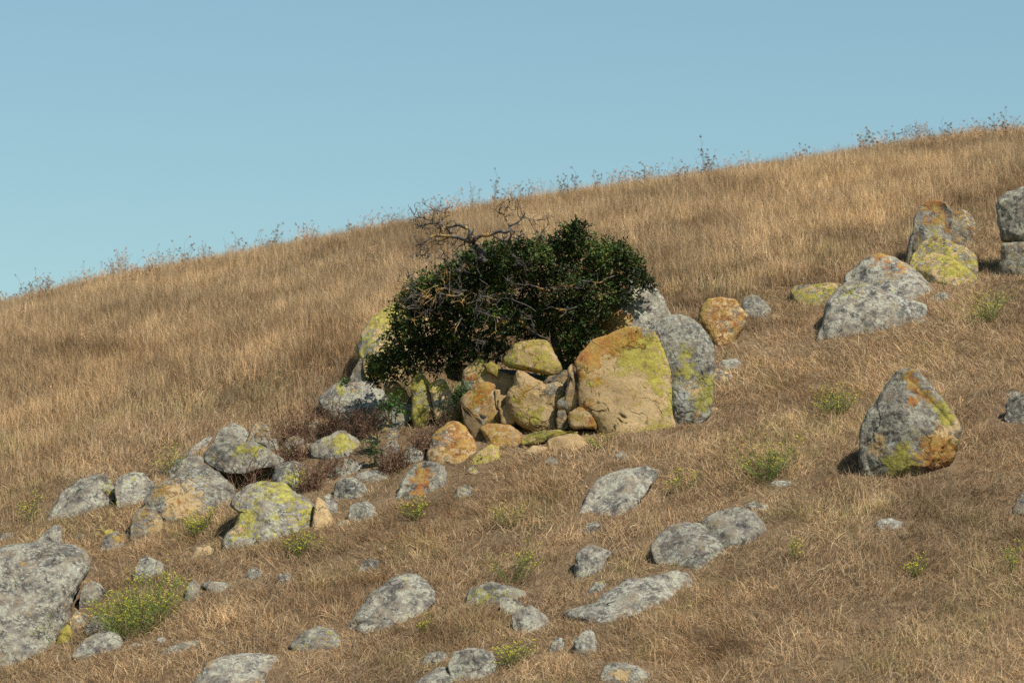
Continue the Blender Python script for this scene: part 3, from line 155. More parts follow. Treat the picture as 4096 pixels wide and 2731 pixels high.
 ('rock','lone pale flat-topped stone in the grass below the pear-shaped boulder',(4.054,41.193,3.796),(0.0981,0.0915),[(-0.161,0.004,0.027),(-0.093,0.064,0.087),(0.028,0.076,0.099),(0.156,0.03,0.053),(0.13,-0.105,-0.121),(-0.007,-0.122,-0.121),(-0.135,-0.096,-0.024)],(0.047,0.099),0.75,5,(0.02,0.02,0.9,0.45),[],0.045,0.0,1.0),
 ('rock','small whitish stone at the foot of the bright green mustard',(3.02,42.944,4.407),(0.0702,0.102),[(-0.182,-0.055,0.025),(-0.084,0.049,0.082),(0.096,0.053,0.086),(0.158,0.013,0.046),(0.095,-0.101,-0.159),(-0.066,-0.096,-0.079)],(0.041,0.087),0.75,5,(0,0.02,0.8,0.5),[],0.045,0.0,1.0),
 ('boulder','grey rock cut by the right edge of the picture at mid height below',(5.581,41.271,4.034),(0.1344,0.0966),[(-0.189,-0.121,-0.007),(-0.146,0.041,0.034),(-0.057,0.136,0.072),(0.112,0.162,0.082),(0.163,-0.155,-0.071),(-0.043,-0.207,-0.111)],(0.071,0.15),0.75,5,(0,0.2,0.85,0.2),[],0.045,0.0,1.0),
 ('boulder','spotted grey rock at the right edge beyond the pear-shaped boulder',(5.935,44.03,5.392),(0.134,0.1208),[(-0.258,-0.089,0.007),(-0.208,0.137,0.072),(-0.086,0.178,0.088),(-0.005,0.202,0.098),(0.198,0.178,0.088),(0.238,-0.191,-0.092),(0.036,-0.271,-0.212),(-0.167,-0.231,-0.049)],(0.097,0.205),0.75,5,(0.04,0.03,0.92,0.3),[],0.045,0.0,1.0),
 ('rock','small pale stone above the spotted rock at the right edge',(5.888,44.743,5.65),(0.1308,0.1245),[(-0.096,0.001,0.018),(-0.023,0.056,0.04),(0.084,0.032,0.03),(0.069,-0.087,-0.034),(-0.044,-0.097,-0.054)],(0.03,0.063),0.75,5,(0,0.02,0.85,0.4),[],0.045,0.0,1.0),
 ('boulder','big pear-shaped boulder standing alone,orange and yellow-green patches on grey',(4.449,42.88,5.009),(0.1034,0.1157),[(-0.549,-0.113,-0.029),(-0.532,0.022,-0.005),(-0.474,0.177,0.023),(-0.411,0.274,0.04),(-0.378,0.313,0.047),(-0.32,0.42,0.066),(-0.242,0.536,0.087),(-0.165,0.624,0.102),(-0.106,0.692,0.114),(-0.029,0.711,0.118),(0.068,0.708,0.117),(0.117,0.682,0.112),(0.194,0.604,0.099),(0.291,0.497,0.08),(0.388,0.391,0.061),(0.456,0.294,0.043),(0.523,0.187,0.024),(0.571,0.1,0.009),(0.602,0.013,-0.007),(0.598,-0.113,-0.029),(0.566,-0.219,-0.048),(0.527,-0.316,-0.065),(0.454,-0.393,-0.079),(0.358,-0.441,-0.088),(0.213,-0.489,-0.096),(0.068,-0.518,-0.102),(-0.106,-0.557,-0.108),(-0.222,-0.576,-0.112),(-0.347,-0.586,-0.114),(-0.473,-0.538,-0.105),(-0.531,-0.461,-0.091),(-0.551,-0.306,-0.064)],(0.402,0.575),0.62,7,(0.05,0.05,0.8,0.15),[('o',0.358,-0.162,0.184,0.85),('o',0.262,-0.355,0.145,0.6),('o',0.407,-0.287,0.116,0.4),('o',0.068,0.564,0.087,0.55),('o',0.136,0.39,0.106,0.5),('o',0.029,0.313,0.068,0.6),('o',0.01,0.661,0.058,0.5),('o',0.271,0.371,0.048,0.4),('y',0.387,0.255,0.106,0.85),('y',0.455,0.119,0.077,0.7),('y',-0.077,-0.355,0.135,0.8),('y',-0.029,-0.181,0.116,0.6),('y',-0.164,-0.433,0.106,0.7),('y',0.087,0.022,0.058,0.4),('y',-0.067,0.622,0.058,0.5),('y',0.542,-0.171,0.058,0.6),('g',0.358,-0.162,0.194,-0.7),('g',-0.319,-0.162,0.116,-0.6),('g',0.484,0.119,0.097,-0.6),('g',-0.077,-0.307,0.145,-0.4),('w',-0.203,-0.162,0.068,0.5)],0.025,0.22,1.0),
 ('boulder','bright orange lichened boulder right of the main group',(2.672,48.464,7.102),(0.0551,0.1453),[(-0.335,-0.102,0.015),(-0.264,0.134,0.108),(-0.175,0.269,0.188),(-0.017,0.284,0.198),(0.185,0.246,0.175),(0.234,0.156,0.122),(0.33,0.044,0.055),(0.274,-0.147,-0.012),(0.139,-0.303,-0.105),(0.05,-0.414,-0.28),(-0.062,-0.447,-0.34),(-0.14,-0.281,-0.092),(-0.207,-0.181,-0.032)],(0.142,0.298),0.55,5,(0.6,0.15,0.3,0.08),[('g',-0.241,0.111,0.09,0.6),('g',0.162,-0.09,0.179,0.3)],0.045,0.15,1.0),
 ('rock','small grey rounded rock beside the bright orange boulder',(3.152,49.214,7.363),(0.064,0.1482),[(-0.187,-0.096,-0.014),(-0.16,0.1,0.094),(-0.091,0.161,0.143),(0.023,0.161,0.143),(0.136,0.077,0.076),(0.227,-0.085,-0.005),(0.113,-0.187,-0.139),(-0.0,-0.22,-0.219),(-0.125,-0.176,-0.078)],(0.079,0.166),0.75,5,(0,0.06,0.85,0.25),[],0.045,0.0,1.0),
 ('rock','low long yellow-green rock left of the two-lobed grey boulder',(3.975,49.616,7.603),(0.08,0.1516),[(-0.331,0.049,0.064),(-0.269,0.106,0.104),(-0.062,0.122,0.116),(0.122,0.145,0.132),(0.34,0.129,0.12),(0.351,0.014,0.04),(0.144,-0.192,-0.191),(-0.039,-0.215,-0.211),(-0.222,-0.204,-0.151),(-0.319,-0.135,-0.023)],(0.098,0.206),0.55,5,(0.05,0.5,0.4,0.05),[],0.045,0.0,1.0),
 ('boulder','front lobe of the big grey boulder on the right slope',(4.447,48.157,7.136),(0.0921,0.1465),[(-0.646,-0.464,-0.37),(-0.582,-0.299,-0.206),(-0.517,-0.122,-0.03),(-0.452,0.144,0.145),(-0.342,0.279,0.276),(-0.23,0.385,0.379),(-0.073,0.419,0.412),(0.106,0.369,0.364),(0.285,0.279,0.276),(0.485,0.189,0.189),(0.685,0.14,0.14),(0.83,0.095,0.097),(0.794,-0.122,-0.03),(0.527,-0.189,-0.096),(0.282,-0.277,-0.221),(0.06,-0.365,-0.341),(-0.16,-0.441,-0.481),(-0.424,-0.485,-0.501)],(0.234,0.493),0.6,6,(0.03,0.08,0.8,0.12),[('y',-0.184,0.322,0.2,0.3),('w',0.528,0.099,0.2,0.35)],0.03,0.15,1.0),
 ('boulder','rear lobe of the big grey boulder,orange lichen at its peak',(4.933,49.423,7.745),(0.0995,0.1547),[(-0.656,-0.17,0.011),(-0.601,0.096,0.192),(-0.442,0.212,0.305),(-0.304,0.327,0.418),(-0.143,0.367,0.456),(0.041,0.316,0.407),(0.225,0.212,0.305),(0.408,0.074,0.169),(0.571,-0.17,-0.0),(0.549,-0.327,-0.56),(0.478,-0.438,-0.86),(0.176,-0.394,-0.62),(-0.073,-0.306,-0.2),(-0.279,-0.215,-0.034),(-0.462,-0.17,0.011)],(0.202,0.425),0.6,6,(0.08,0.05,0.8,0.2),[('o',-0.119,0.325,0.114,0.75),('o',0.064,0.21,0.16,0.3),('o',0.155,0.165,0.091,0.4)],0.03,0.1,1.0),
 ('boulder','tall grey boulder with an orange top behind the yellow dome',(5.594,50.644,8.558),(0.11,0.1664),[(-0.359,-0.489,-0.164),(-0.324,-0.279,-0.08),(-0.254,0.024,0.004),(-0.208,0.236,0.088),(-0.114,0.401,0.153),(0.051,0.465,0.178),(0.216,0.448,0.172),(0.305,0.33,0.125),(0.304,0.142,0.05),(0.285,-0.185,-0.043),(0.191,-0.419,-0.136),(-0.043,-0.512,-0.173),(-0.23,-0.512,-0.173)],(0.148,0.312),0.6,5,(0.15,0.05,0.85,0.15),[('o',0.027,0.435,0.141,0.8),('o',0.121,0.142,0.164,0.45),('y',0.051,0.071,0.117,0.3)],0.045,0.2,1.0),
 ('boulder','shorter orange spotted boulder against the right side of the tall one',(6.122,51.491,8.779),(0.1183,0.1677),[(-0.155,-0.149,-0.028),(-0.139,0.198,0.082),(-0.024,0.275,0.112),(0.119,0.222,0.091),(0.179,0.102,0.044),(0.167,-0.149,-0.028),(0.095,-0.292,-0.085),(-0.048,-0.339,-0.104),(-0.167,-0.292,-0.085)],(0.077,0.163),0.75,5,(0.4,0.1,0.5,0.15),[],0.045,0.0,1.0),
 ('boulder','yellow-green domed boulder in front of the tall orange-topped one',(5.714,50.021,8.141),(0.1137,0.1603),[(-0.478,-0.137,-0.064),(-0.421,0.123,0.082),(-0.283,0.239,0.174),(-0.144,0.314,0.233),(-0.004,0.279,0.205),(0.112,0.193,0.138),(0.274,0.146,0.101),(0.39,0.077,0.046),(0.447,-0.16,-0.083),(0.457,-0.298,-0.193),(0.226,-0.344,-0.327),(-0.073,-0.275,-0.174),(-0.304,-0.229,-0.138)],(0.159,0.334),0.6,5,(0.08,0.5,0.45,0.1),[('o',-0.12,0.285,0.069,0.5)],0.045,0.15,1.0),
 ('boulder','lowest yellowish boulder below the yellow dome on the right slope',(5.662,49.669,7.906),(0.1135,0.1568),[(-0.455,0.022,0.062),(-0.318,0.184,0.19),(-0.134,0.258,0.248),(0.097,0.184,0.19),(0.281,0.045,0.081),(0.43,-0.081,0.035),(0.44,-0.207,-0.186),(0.255,-0.298,-0.386),(-0.041,-0.253,-0.206),(-0.294,-0.162,-0.029)],(0.142,0.299),0.6,5,(0.02,0.4,0.35,0.15),[('y',0.166,0.091,0.184,0.4)],0.045,0.2,1.0),
 ('boulder','tall grey boulder cut by the right edge with a black shadow on its left',(6.781,49.849,8.659),(0.1352,0.1704),[(-0.417,0.092,0.004),(-0.367,0.254,0.02),(-0.274,0.351,0.03),(-0.159,0.34,0.029),(-0.038,0.397,0.034),(0.188,0.416,0.036),(0.35,0.323,0.027),(0.373,-0.323,-0.037),(0.119,-0.416,-0.047),(-0.158,-0.37,-0.042),(-0.331,-0.312,-0.036),(-0.378,-0.139,-0.019)],(0.258,0.368),0.55,5,(0.08,0.12,0.85,0.08),[],0.045,0.15,1.0),
 ('boulder','squat brown-grey block under the tall boulder at the right edge',(6.731,49.626,8.068),(0.1348,0.1597),[(-0.325,0.212,0.106),(-0.148,0.223,0.108),(0.174,0.223,0.108),(0.358,0.177,0.099),(0.355,-0.256,-0.286),(0.082,-0.291,-0.226),(-0.194,-0.281,0.014),(-0.359,-0.258,0.025),(-0.366,-0.12,0.053)],(0.123,0.259),0.5,5,(0.05,0.15,0.55,0.05),[],0.045,0.0,1.0),
 ('rock','small pale stone right of the two-lobed grey boulder',(5.522,48.895,7.452),(0.1125,0.1503),[(-0.119,-0.049,0.011),(-0.04,0.048,0.031),(0.101,0.048,0.031),(0.092,-0.071,0.002),(-0.039,-0.109,-0.076)],(0.034,0.071),0.75,5,(0,0.05,0.85,0.3),[],0.045,0.0,1.0),
 ('rock','flat pale stone in grass just right of the main group',(2.703,47.405,6.372),(0.057,0.1334),[(-0.187,-0.05,0.018),(-0.088,0.055,0.072),(0.087,0.081,0.098),(0.161,0.022,0.039),(0.075,-0.133,-0.19),(-0.11,-0.104,-0.037)],(0.052,0.108),0.75,5,(0,0.05,0.85,0.25),[],0.045,0.0,1.0),
 ('rock','brownish flat rock below the flat pale stone right of the main group',(2.606,46.953,6.16),(0.0555,0.1302),[(-0.137,0.021,0.054),(-0.083,0.112,0.162),(0.091,0.047,0.085),(0.188,-0.075,-0.034),(0.047,-0.139,-0.194),(-0.115,-0.118,-0.074)],(0.055,0.115),0.75,5,(0,0.02,0.45,0.1),[],0.045,0.0,1.0),
 ('rock','small bare tan stone at the right foot of the main group',(2.409,45.925,5.623),(0.0524,0.1217),[(-0.08,0.002,0.02),(-0.009,0.048,0.038),(0.082,0.013,0.024),(0.063,-0.077,-0.061),(-0.07,-0.077,-0.021)],(0.025,0.052),0.75,5,(0,0,0.02,0),[],0.045,0.0,1.0),
 ('rock','low flat stone in front of the two-lobed boulder,yellow at one end',(5.08,48.065,7.027),(0.1053,0.1444),[(-0.194,0.005,0.055),(-0.072,0.067,0.13),(0.094,0.042,0.101),(0.238,-0.054,-0.035),(0.083,-0.098,-0.155),(-0.138,-0.098,-0.095)],(0.049,0.103),0.75,5,(0,0.3,0.6,0.2),[],0.045,0.0,1.0),
 ('rock','small pale stone with dark front low in the right foreground',(0.762,39.351,2.42),(0.0194,0.0614),[(-0.139,0.008,0.016),(-0.065,0.089,0.049),(0.017,0.15,0.073),(0.085,0.106,0.055),(0.121,-0.073,0.006),(0.098,-0.162,-0.125),(-0.065,-0.176,-0.065),(-0.117,-0.114,-0.01)],(0.057,0.12),0.55,5,(0,0.03,0.95,0.35),[],0.045,0.0,1.0),
 ('rock','low grey stone left of the small pale stone with the dark front',(0.467,39.538,2.407),(0.0118,0.0608),[(-0.087,-0.05,0.011),(-0.03,0.081,0.043),(0.061,0.068,0.038),(0.082,-0.067,0.004),(0.02,-0.132,-0.068),(-0.046,-0.124,-0.028)],(0.036,0.076),0.75,5,(0,0.03,0.95,0.3),[],0.045,0.0,1.0),
 ('boulder','domed grey boulder near the bottom centre beside yellow flowers',(-0.405,39.27,2.181),(-0.0103,0.0555),[(-0.259,0.014,0.037),(-0.187,0.145,0.141),(-0.04,0.181,0.169),(0.091,0.177,0.167),(0.205,0.128,0.128),(0.26,0.006,0.031),(0.196,-0.178,-0.151),(0.058,-0.243,-0.251),(-0.104,-0.259,-0.231),(-0.21,-0.146,-0.04)],(0.095,0.2),0.75,5,(0.03,0.08,0.97,0.25),[],0.045,0.0,1.0),
 ('rock','flat pale rock just left of the domed boulder near the bottom',(-0.8,39.752,2.277),(-0.0201,0.0572),[(-0.169,-0.072,0.0),(-0.078,0.06,0.082),(0.054,0.08,0.102),(0.145,0.06,0.082),(0.136,-0.072,-0.022),(0.021,-0.129,-0.162),(-0.086,-0.124,-0.082)],(0.048,0.102),0.75,5,(0.02,0.05,0.95,0.3),[],0.045,0.0,1.0),
 ('boulder','grey rock cut by the bottom edge under the domed boulder',(-0.779,39.174,1.962),(-0.0199,0.05),[(-0.312,-0.109,-0.086),(-0.215,0.049,0.101),(-0.086,0.131,0.181),(0.012,0.199,0.249),(0.11,0.199,0.249),(0.216,0.114,0.165),(0.256,0.0,0.052),(0.252,-0.188,-0.506),(-0.277,-0.205,-0.406)],(0.095,0.2),0.75,5,(0.02,0.03,1,0.25),[],0.045,0.0,1.0),
 ('boulder','tan and grey rock at the bottom edge right of centre',(1.12,38.471,2.032),(0.0291,0.0527),[(-0.272,-0.088,0.021),(-0.217,0.087,0.128),(-0.121,0.139,0.174),(-0.009,0.147,0.181),(0.135,0.103,0.142),(0.263,0.023,0.071),(0.325,-0.112,-0.159),(0.181,-0.16,-0.219),(-0.04,-0.175,-0.199),(-0.239,-0.16,-0.139)],(0.086,0.181),0.75,5,(0.04,0.06,0.75,0.3),[('g',-0.025,-0.009,0.096,-0.6)],0.045,0.0,1.0),
 ('rock','tiny white stone alone upslope of the small pale stone',(-1.489,43.129,3.708),(-0.0345,0.0857),[(-0.042,-0.051,0.002),(-0.006,0.024,0.015),(0.033,0.01,0.009),(0.021,-0.065,-0.026)],(0.013,0.027),0.75,5,(0,0,0.8,0.5),[],0.045,0.0,1.0),
 ('rock','pale lichened stone among dry stems left of the peaked yellow-middled boulder',(-2.467,47.779,5.647),(-0.0516,0.1175),[(-0.071,0.001,0.004),(-0.015,0.057,0.026),(0.057,0.061,0.028),(0.077,-0.054,0.001),(-0.007,-0.11,-0.04),(-0.067,-0.102,-0.019)],(0.029,0.062),0.55,5,(0,0.2,0.8,0.3),[],0.045,0.0,1.0),
 ('rock','brownish rock under the slanting pale slab',(-1.459,46.748,5.429),(-0.0312,0.1156),[(-0.094,-0.052,0.004),(-0.016,0.066,0.032),(0.07,0.062,0.03),(0.094,-0.068,-0.002),(-0.016,-0.115,-0.049),(-0.086,-0.099,-0.015)],(0.034,0.072),0.55,5,(0,0.1,0.5,0.1),[],0.045,0.0,1.0),
 ('rock','small whitish stone touching the lower end of the slanting pale slab',(-1.745,47.001,5.479),(-0.0371,0.116),[(-0.067,-0.048,0.007),(-0.012,0.053,0.029),(0.058,0.038,0.023),(0.066,-0.064,-0.006),(-0.005,-0.095,-0.046),(-0.06,-0.087,-0.008)],(0.025,0.053),0.55,5,(0,0.15,0.8,0.35),[],0.045,0.0,1.0),
 ('rock','little yellow stone between the peaked boulder and the slab end',(-2.692,47.157,5.34),(-0.057,0.1126),[(-0.144,0.023,0.024),(-0.018,0.107,0.058),(0.109,0.086,0.049),(0.151,-0.072,0.007),(0.024,-0.156,-0.121),(-0.123,-0.135,-0.018)],(0.054,0.113),0.55,5,(0,0.35,0.6,0.15),[],0.045,0.0,1.0),
]
BUSH_BASE = (0.682, 46.937, 6.107)
LOBES = [(-1.304, 47.024, 6.916, 0.188, 0.24, 0.23), (-1.136, 47.042, 7.132, 0.209, 0.24, 0.209), (-0.947, 47.046, 7.26, 0.23, 0.24, 0.188), (-1.338, 47.538, 6.691, 0.23, 0.264, 0.23), (-1.052, 47.088, 6.798, 0.314, 0.337, 0.272), (-1.147, 47.56, 6.479, 0.314, 0.313, 0.23), (-1.412, 47.221, 6.326, 0.251, 0.252, 0.188), (-1.629, 47.397, 6.328, 0.167, 0.192, 0.167), (-1.678, 47.601, 6.248, 0.105, 0.12, 0.105), (-0.847, 47.446, 6.506, 0.251, 0.264, 0.209), (-0.737, 47.14, 6.89, 0.293, 0.337, 0.293), (-0.627, 46.776, 7.219, 0.314, 0.337, 0.272), (-0.713, 46.893, 7.407, 0.188, 0.192, 0.146), (-0.418, 46.794, 7.476, 0.293, 0.3, 0.23), (-0.461, 46.893, 7.62, 0.167, 0.168, 0.125), (-0.209, 46.914, 7.559, 0.293, 0.3, 0.23), (0.002, 46.388, 7.538, 0.272, 0.27, 0.199), (-0.313, 46.831, 7.121, 0.355, 0.373, 0.293), (-0.418, 46.915, 6.709, 0.355, 0.373, 0.293), (-0.53, 47.549, 6.542, 0.272, 0.24, 0.146), (-0.211, 47.492, 6.512, 0.188, 0.174, 0.115), (-0.102, 46.556, 6.763, 0.272, 0.288, 0.23), (0.044, 46.75, 7.214, 0.355, 0.385, 0.314), (0.273, 46.446, 7.484, 0.314, 0.325, 0.251), (0.588, 46.62, 7.618, 0.272, 0.288, 0.23), (0.731, 46.398, 7.793, 0.146, 0.168, 0.146), (0.814, 46.336, 7.871, 0.094, 0.096, 0.073), (0.883, 46.721, 7.634, 0.272, 0.276, 0.209), (1.149, 46.465, 7.55, 0.251, 0.252, 0.188), (1.336, 46.462, 7.592, 0.125, 0.144, 0.125), (1.261, 46.794, 7.434, 0.272, 0.276, 0.209), (1.512, 46.739, 7.51, 0.105, 0.114, 0.094), (1.567, 46.532, 7.307, 0.094, 0.096, 0.073), (1.66, 46.809, 7.266, 0.088, 0.082, 0.054), (1.047, 46.654, 7.157, 0.314, 0.319, 0.24), (1.342, 46.708, 7.166, 0.125, 0.174, 0.178), (0.627, 46.516, 7.178, 0.355, 0.385, 0.314), (0.422, 46.848, 6.932, 0.251, 0.246, 0.178), (0.672, 46.757, 6.855, 0.272, 0.3, 0.251), (0.82, 46.896, 6.664, 0.157, 0.18, 0.157), (0.715, 46.89, 6.493, 0.115, 0.144, 0.136), (0.691, 46.673, 6.326, 0.079, 0.096, 0.088), (0.211, 46.621, 6.878, 0.188, 0.198, 0.157), (0.961, 46.55, 6.825, 0.209, 0.24, 0.209), (0.898, 46.568, 6.638, 0.115, 0.15, 0.146), (0.762, 46.556, 6.489, 0.125, 0.162, 0.157), (0.17, 46.923, 6.71, 0.23, 0.198, 0.115), (0.358, 46.743, 6.705, 0.167, 0.162, 0.115)]
DEAD = [([(-0.327, 46.29, 7.477), (-0.358, 46.312, 7.567), (-0.436, 46.321, 7.687), (-0.491, 46.306, 7.74), (-0.521, 46.278, 7.767)], 0.05, 0.042), ([(-0.498, 46.255, 7.723), (-0.521, 46.208, 7.795), (-0.49, 46.237, 7.839), (-0.545, 46.256, 7.897), (-0.646, 46.226, 7.932)], 0.036, 0.022), ([(-0.646, 46.226, 7.932), (-0.701, 46.273, 7.924), (-0.811, 46.318, 7.928), (-0.849, 46.275, 7.916)], 0.02, 0.012), ([(-0.513, 46.254, 7.731), (-0.583, 46.224, 7.758), (-0.653, 46.225, 7.782), (-0.739, 46.211, 7.791), (-0.856, 46.22, 7.8), (-0.949, 46.232, 7.802), (-1.01, 46.195, 7.753), (-1.103, 46.156, 7.683), (-1.173, 46.192, 7.666)], 0.036, 0.006), ([(-0.467, 46.251, 7.754), (-0.389, 46.218, 7.796), (-0.311, 46.178, 7.797), (-0.233, 46.166, 7.811), (-0.132, 46.127, 7.836), (-0.077, 46.087, 7.813), (-0.023, 46.073, 7.842)], 0.032, 0.022), ([(-0.023, 46.235, 7.87), (-0.031, 46.24, 7.918), (-0.07, 46.254, 7.992), (-0.093, 46.275, 8.059), (-0.124, 46.315, 8.089), (-0.163, 46.338, 8.097)], 0.02, 0.01), ([(-0.093, 46.209, 8.055), (-0.077, 46.227, 8.137), (-0.031, 46.253, 8.181), (-0.031, 46.245, 8.227), (-0.046, 46.216, 8.262)], 0.011, 0.005), ([(-0.031, 46.187, 8.209), (0.016, 46.166, 8.229)], 0.006, 0.003), ([(-0.077, 46.198, 8.128), (-0.116, 46.165, 8.166), (-0.147, 46.209, 8.189)], 0.007, 0.003), ([(-0.046, 46.195, 8.155), (-0.007, 46.197, 8.108), (0.047, 46.185, 8.106)], 0.006, 0.003), ([(-0.031, 46.228, 7.916), (0.047, 46.231, 7.948), (0.11, 46.217, 7.993), (0.148, 46.219, 8.041), (0.156, 46.184, 8.074)], 0.014, 0.01), ([(0.156, 46.212, 8.032), (0.218, 46.212, 8.0), (0.296, 46.22, 7.986), (0.359, 46.259, 8.009), (0.406, 46.252, 8.039)], 0.007, 0.003), ([(0.11, 46.216, 8.005), (0.063, 46.204, 8.07), (0.071, 46.212, 8.127), (0.11, 46.224, 8.16)], 0.007, 0.004), ([(-0.023, 46.236, 7.862), (-0.015, 46.222, 7.789), (-0.046, 46.248, 7.738), (-0.116, 46.265, 7.749), (-0.171, 46.296, 7.778), (-0.233, 46.259, 7.811)], 0.016, 0.01), ([(-0.015, 46.247, 7.785), (0.078, 46.212, 7.748), (0.18, 46.238, 7.713)], 0.01, 0.005), ([(-0.023, 46.234, 7.878), (0.039, 46.286, 7.839), (0.078, 46.243, 7.792)], 0.008, 0.004), ([(0.071, 46.244, 7.801), (0.109, 46.231, 7.798), (0.141, 46.223, 7.836), (0.179, 46.214, 7.843), (0.273, 46.212, 7.823)], 0.006, 0.003), ([(-0.84, 46.228, 7.916), (-0.903, 46.226, 7.947), (-0.973, 46.256, 7.953), (-1.052, 46.304, 7.945), (-1.13, 46.285, 7.926), (-1.193, 46.308, 7.958)], 0.012, 0.005), ([(-0.973, 46.224, 7.947), (-0.972, 46.188, 7.976), (-1.05, 46.201, 7.998), (-1.128, 46.181, 8.023), (-1.189, 46.15, 8.021), (-1.193, 46.145, 8.052)], 0.008, 0.004), ([(-0.879, 46.221, 7.97), (-0.825, 46.23, 8.027), (-0.818, 46.252, 8.078), (-0.88, 46.25, 8.106), (-0.935, 46.25, 8.114), (-0.989, 46.235, 8.143)], 0.008, 0.004), ([(-0.809, 46.229, 7.909), (-0.763, 46.278, 7.854), (-0.74, 46.302, 7.818)], 0.012, 0.01), ([(-0.7, 46.229, 7.909), (-0.731, 46.205, 7.841), (-0.731, 46.23, 7.798)], 0.008, 0.008), ([(-0.677, 46.226, 7.932), (-0.701, 46.264, 7.993), (-0.763, 46.229, 7.98), (-0.793, 46.187, 7.941), (-0.778, 46.24, 7.918)], 0.009, 0.005), ([(-0.879, 46.226, 7.932), (-0.872, 46.278, 7.869), (-0.85, 46.331, 7.815)], 0.014, 0.012), ([(-0.91, 46.237, 7.855), (-0.934, 46.265, 7.804), (-0.943, 46.305, 7.763)], 0.008, 0.005), ([(-0.747, 46.245, 7.793), (-0.809, 46.238, 7.76), (-0.872, 46.283, 7.744), (-0.904, 46.318, 7.742)], 0.014, 0.008), ([(-0.654, 46.247, 7.785), (-0.701, 46.282, 7.712), (-0.747, 46.259, 7.661)], 0.01, 0.004), ([(-0.583, 46.251, 7.754), (-0.576, 46.274, 7.695), (-0.638, 46.296, 7.683), (-0.67, 46.346, 7.66), (-0.701, 46.322, 7.608)], 0.012, 0.005), ([(-0.825, 46.253, 7.739), (-0.809, 46.229, 7.632), (-0.792, 46.2, 7.572), (-0.839, 46.218, 7.512)], 0.01, 0.004), ([(-1.105, 46.259, 7.7), (-1.043, 46.264, 7.693), (-1.004, 46.257, 7.637), (-1.036, 46.296, 7.604), (-1.004, 46.281, 7.562), (-1.051, 46.286, 7.531)], 0.008, 0.003), ([(-0.84, 46.259, 7.7), (-0.911, 46.272, 7.632), (-0.949, 46.258, 7.582)], 0.008, 0.003), ([(-0.988, 46.279, 7.554), (-1.088, 46.229, 7.561), (-1.173, 46.193, 7.536)], 0.006, 0.003), ([(-0.381, 46.281, 7.538), (-0.42, 46.244, 7.501), (-0.443, 46.208, 7.55), (-0.466, 46.18, 7.609), (-0.544, 46.219, 7.615), (-0.622, 46.218, 7.623), (-0.669, 46.243, 7.603)], 0.01, 0.005), ([(-0.669, 46.273, 7.6), (-0.622, 46.295, 7.493), (-0.599, 46.318, 7.426), (-0.631, 46.362, 7.338)], 0.009, 0.004), ([(-0.809, 46.277, 7.569), (-0.739, 46.287, 7.516), (-0.685, 46.303, 7.463), (-0.6, 46.345, 7.415)], 0.008, 0.004), ([(-0.685, 46.299, 7.415), (-0.654, 46.306, 7.4), (-0.584, 46.334, 7.381), (-0.475, 46.362, 7.354)], 0.009, 0.004), ([(0.32, 46.251, 7.754), (0.288, 46.225, 7.813), (0.289, 46.26, 7.914)], 0.008, 0.004), ([(0.32, 46.253, 7.739), (0.32, 46.268, 7.765), (0.358, 46.22, 7.812), (0.366, 46.225, 7.86), (0.413, 46.254, 7.897), (0.453, 46.281, 7.949)], 0.011, 0.005), ([(0.421, 46.254, 7.731), (0.421, 46.263, 7.772), (0.433, 46.249, 7.817)], 0.008, 0.004), ([(0.148, 46.108, 7.337), (0.155, 46.066, 7.425), (0.093, 46.045, 7.492), (-0.015, 46.008, 7.533)], 0.008, 0.005)]
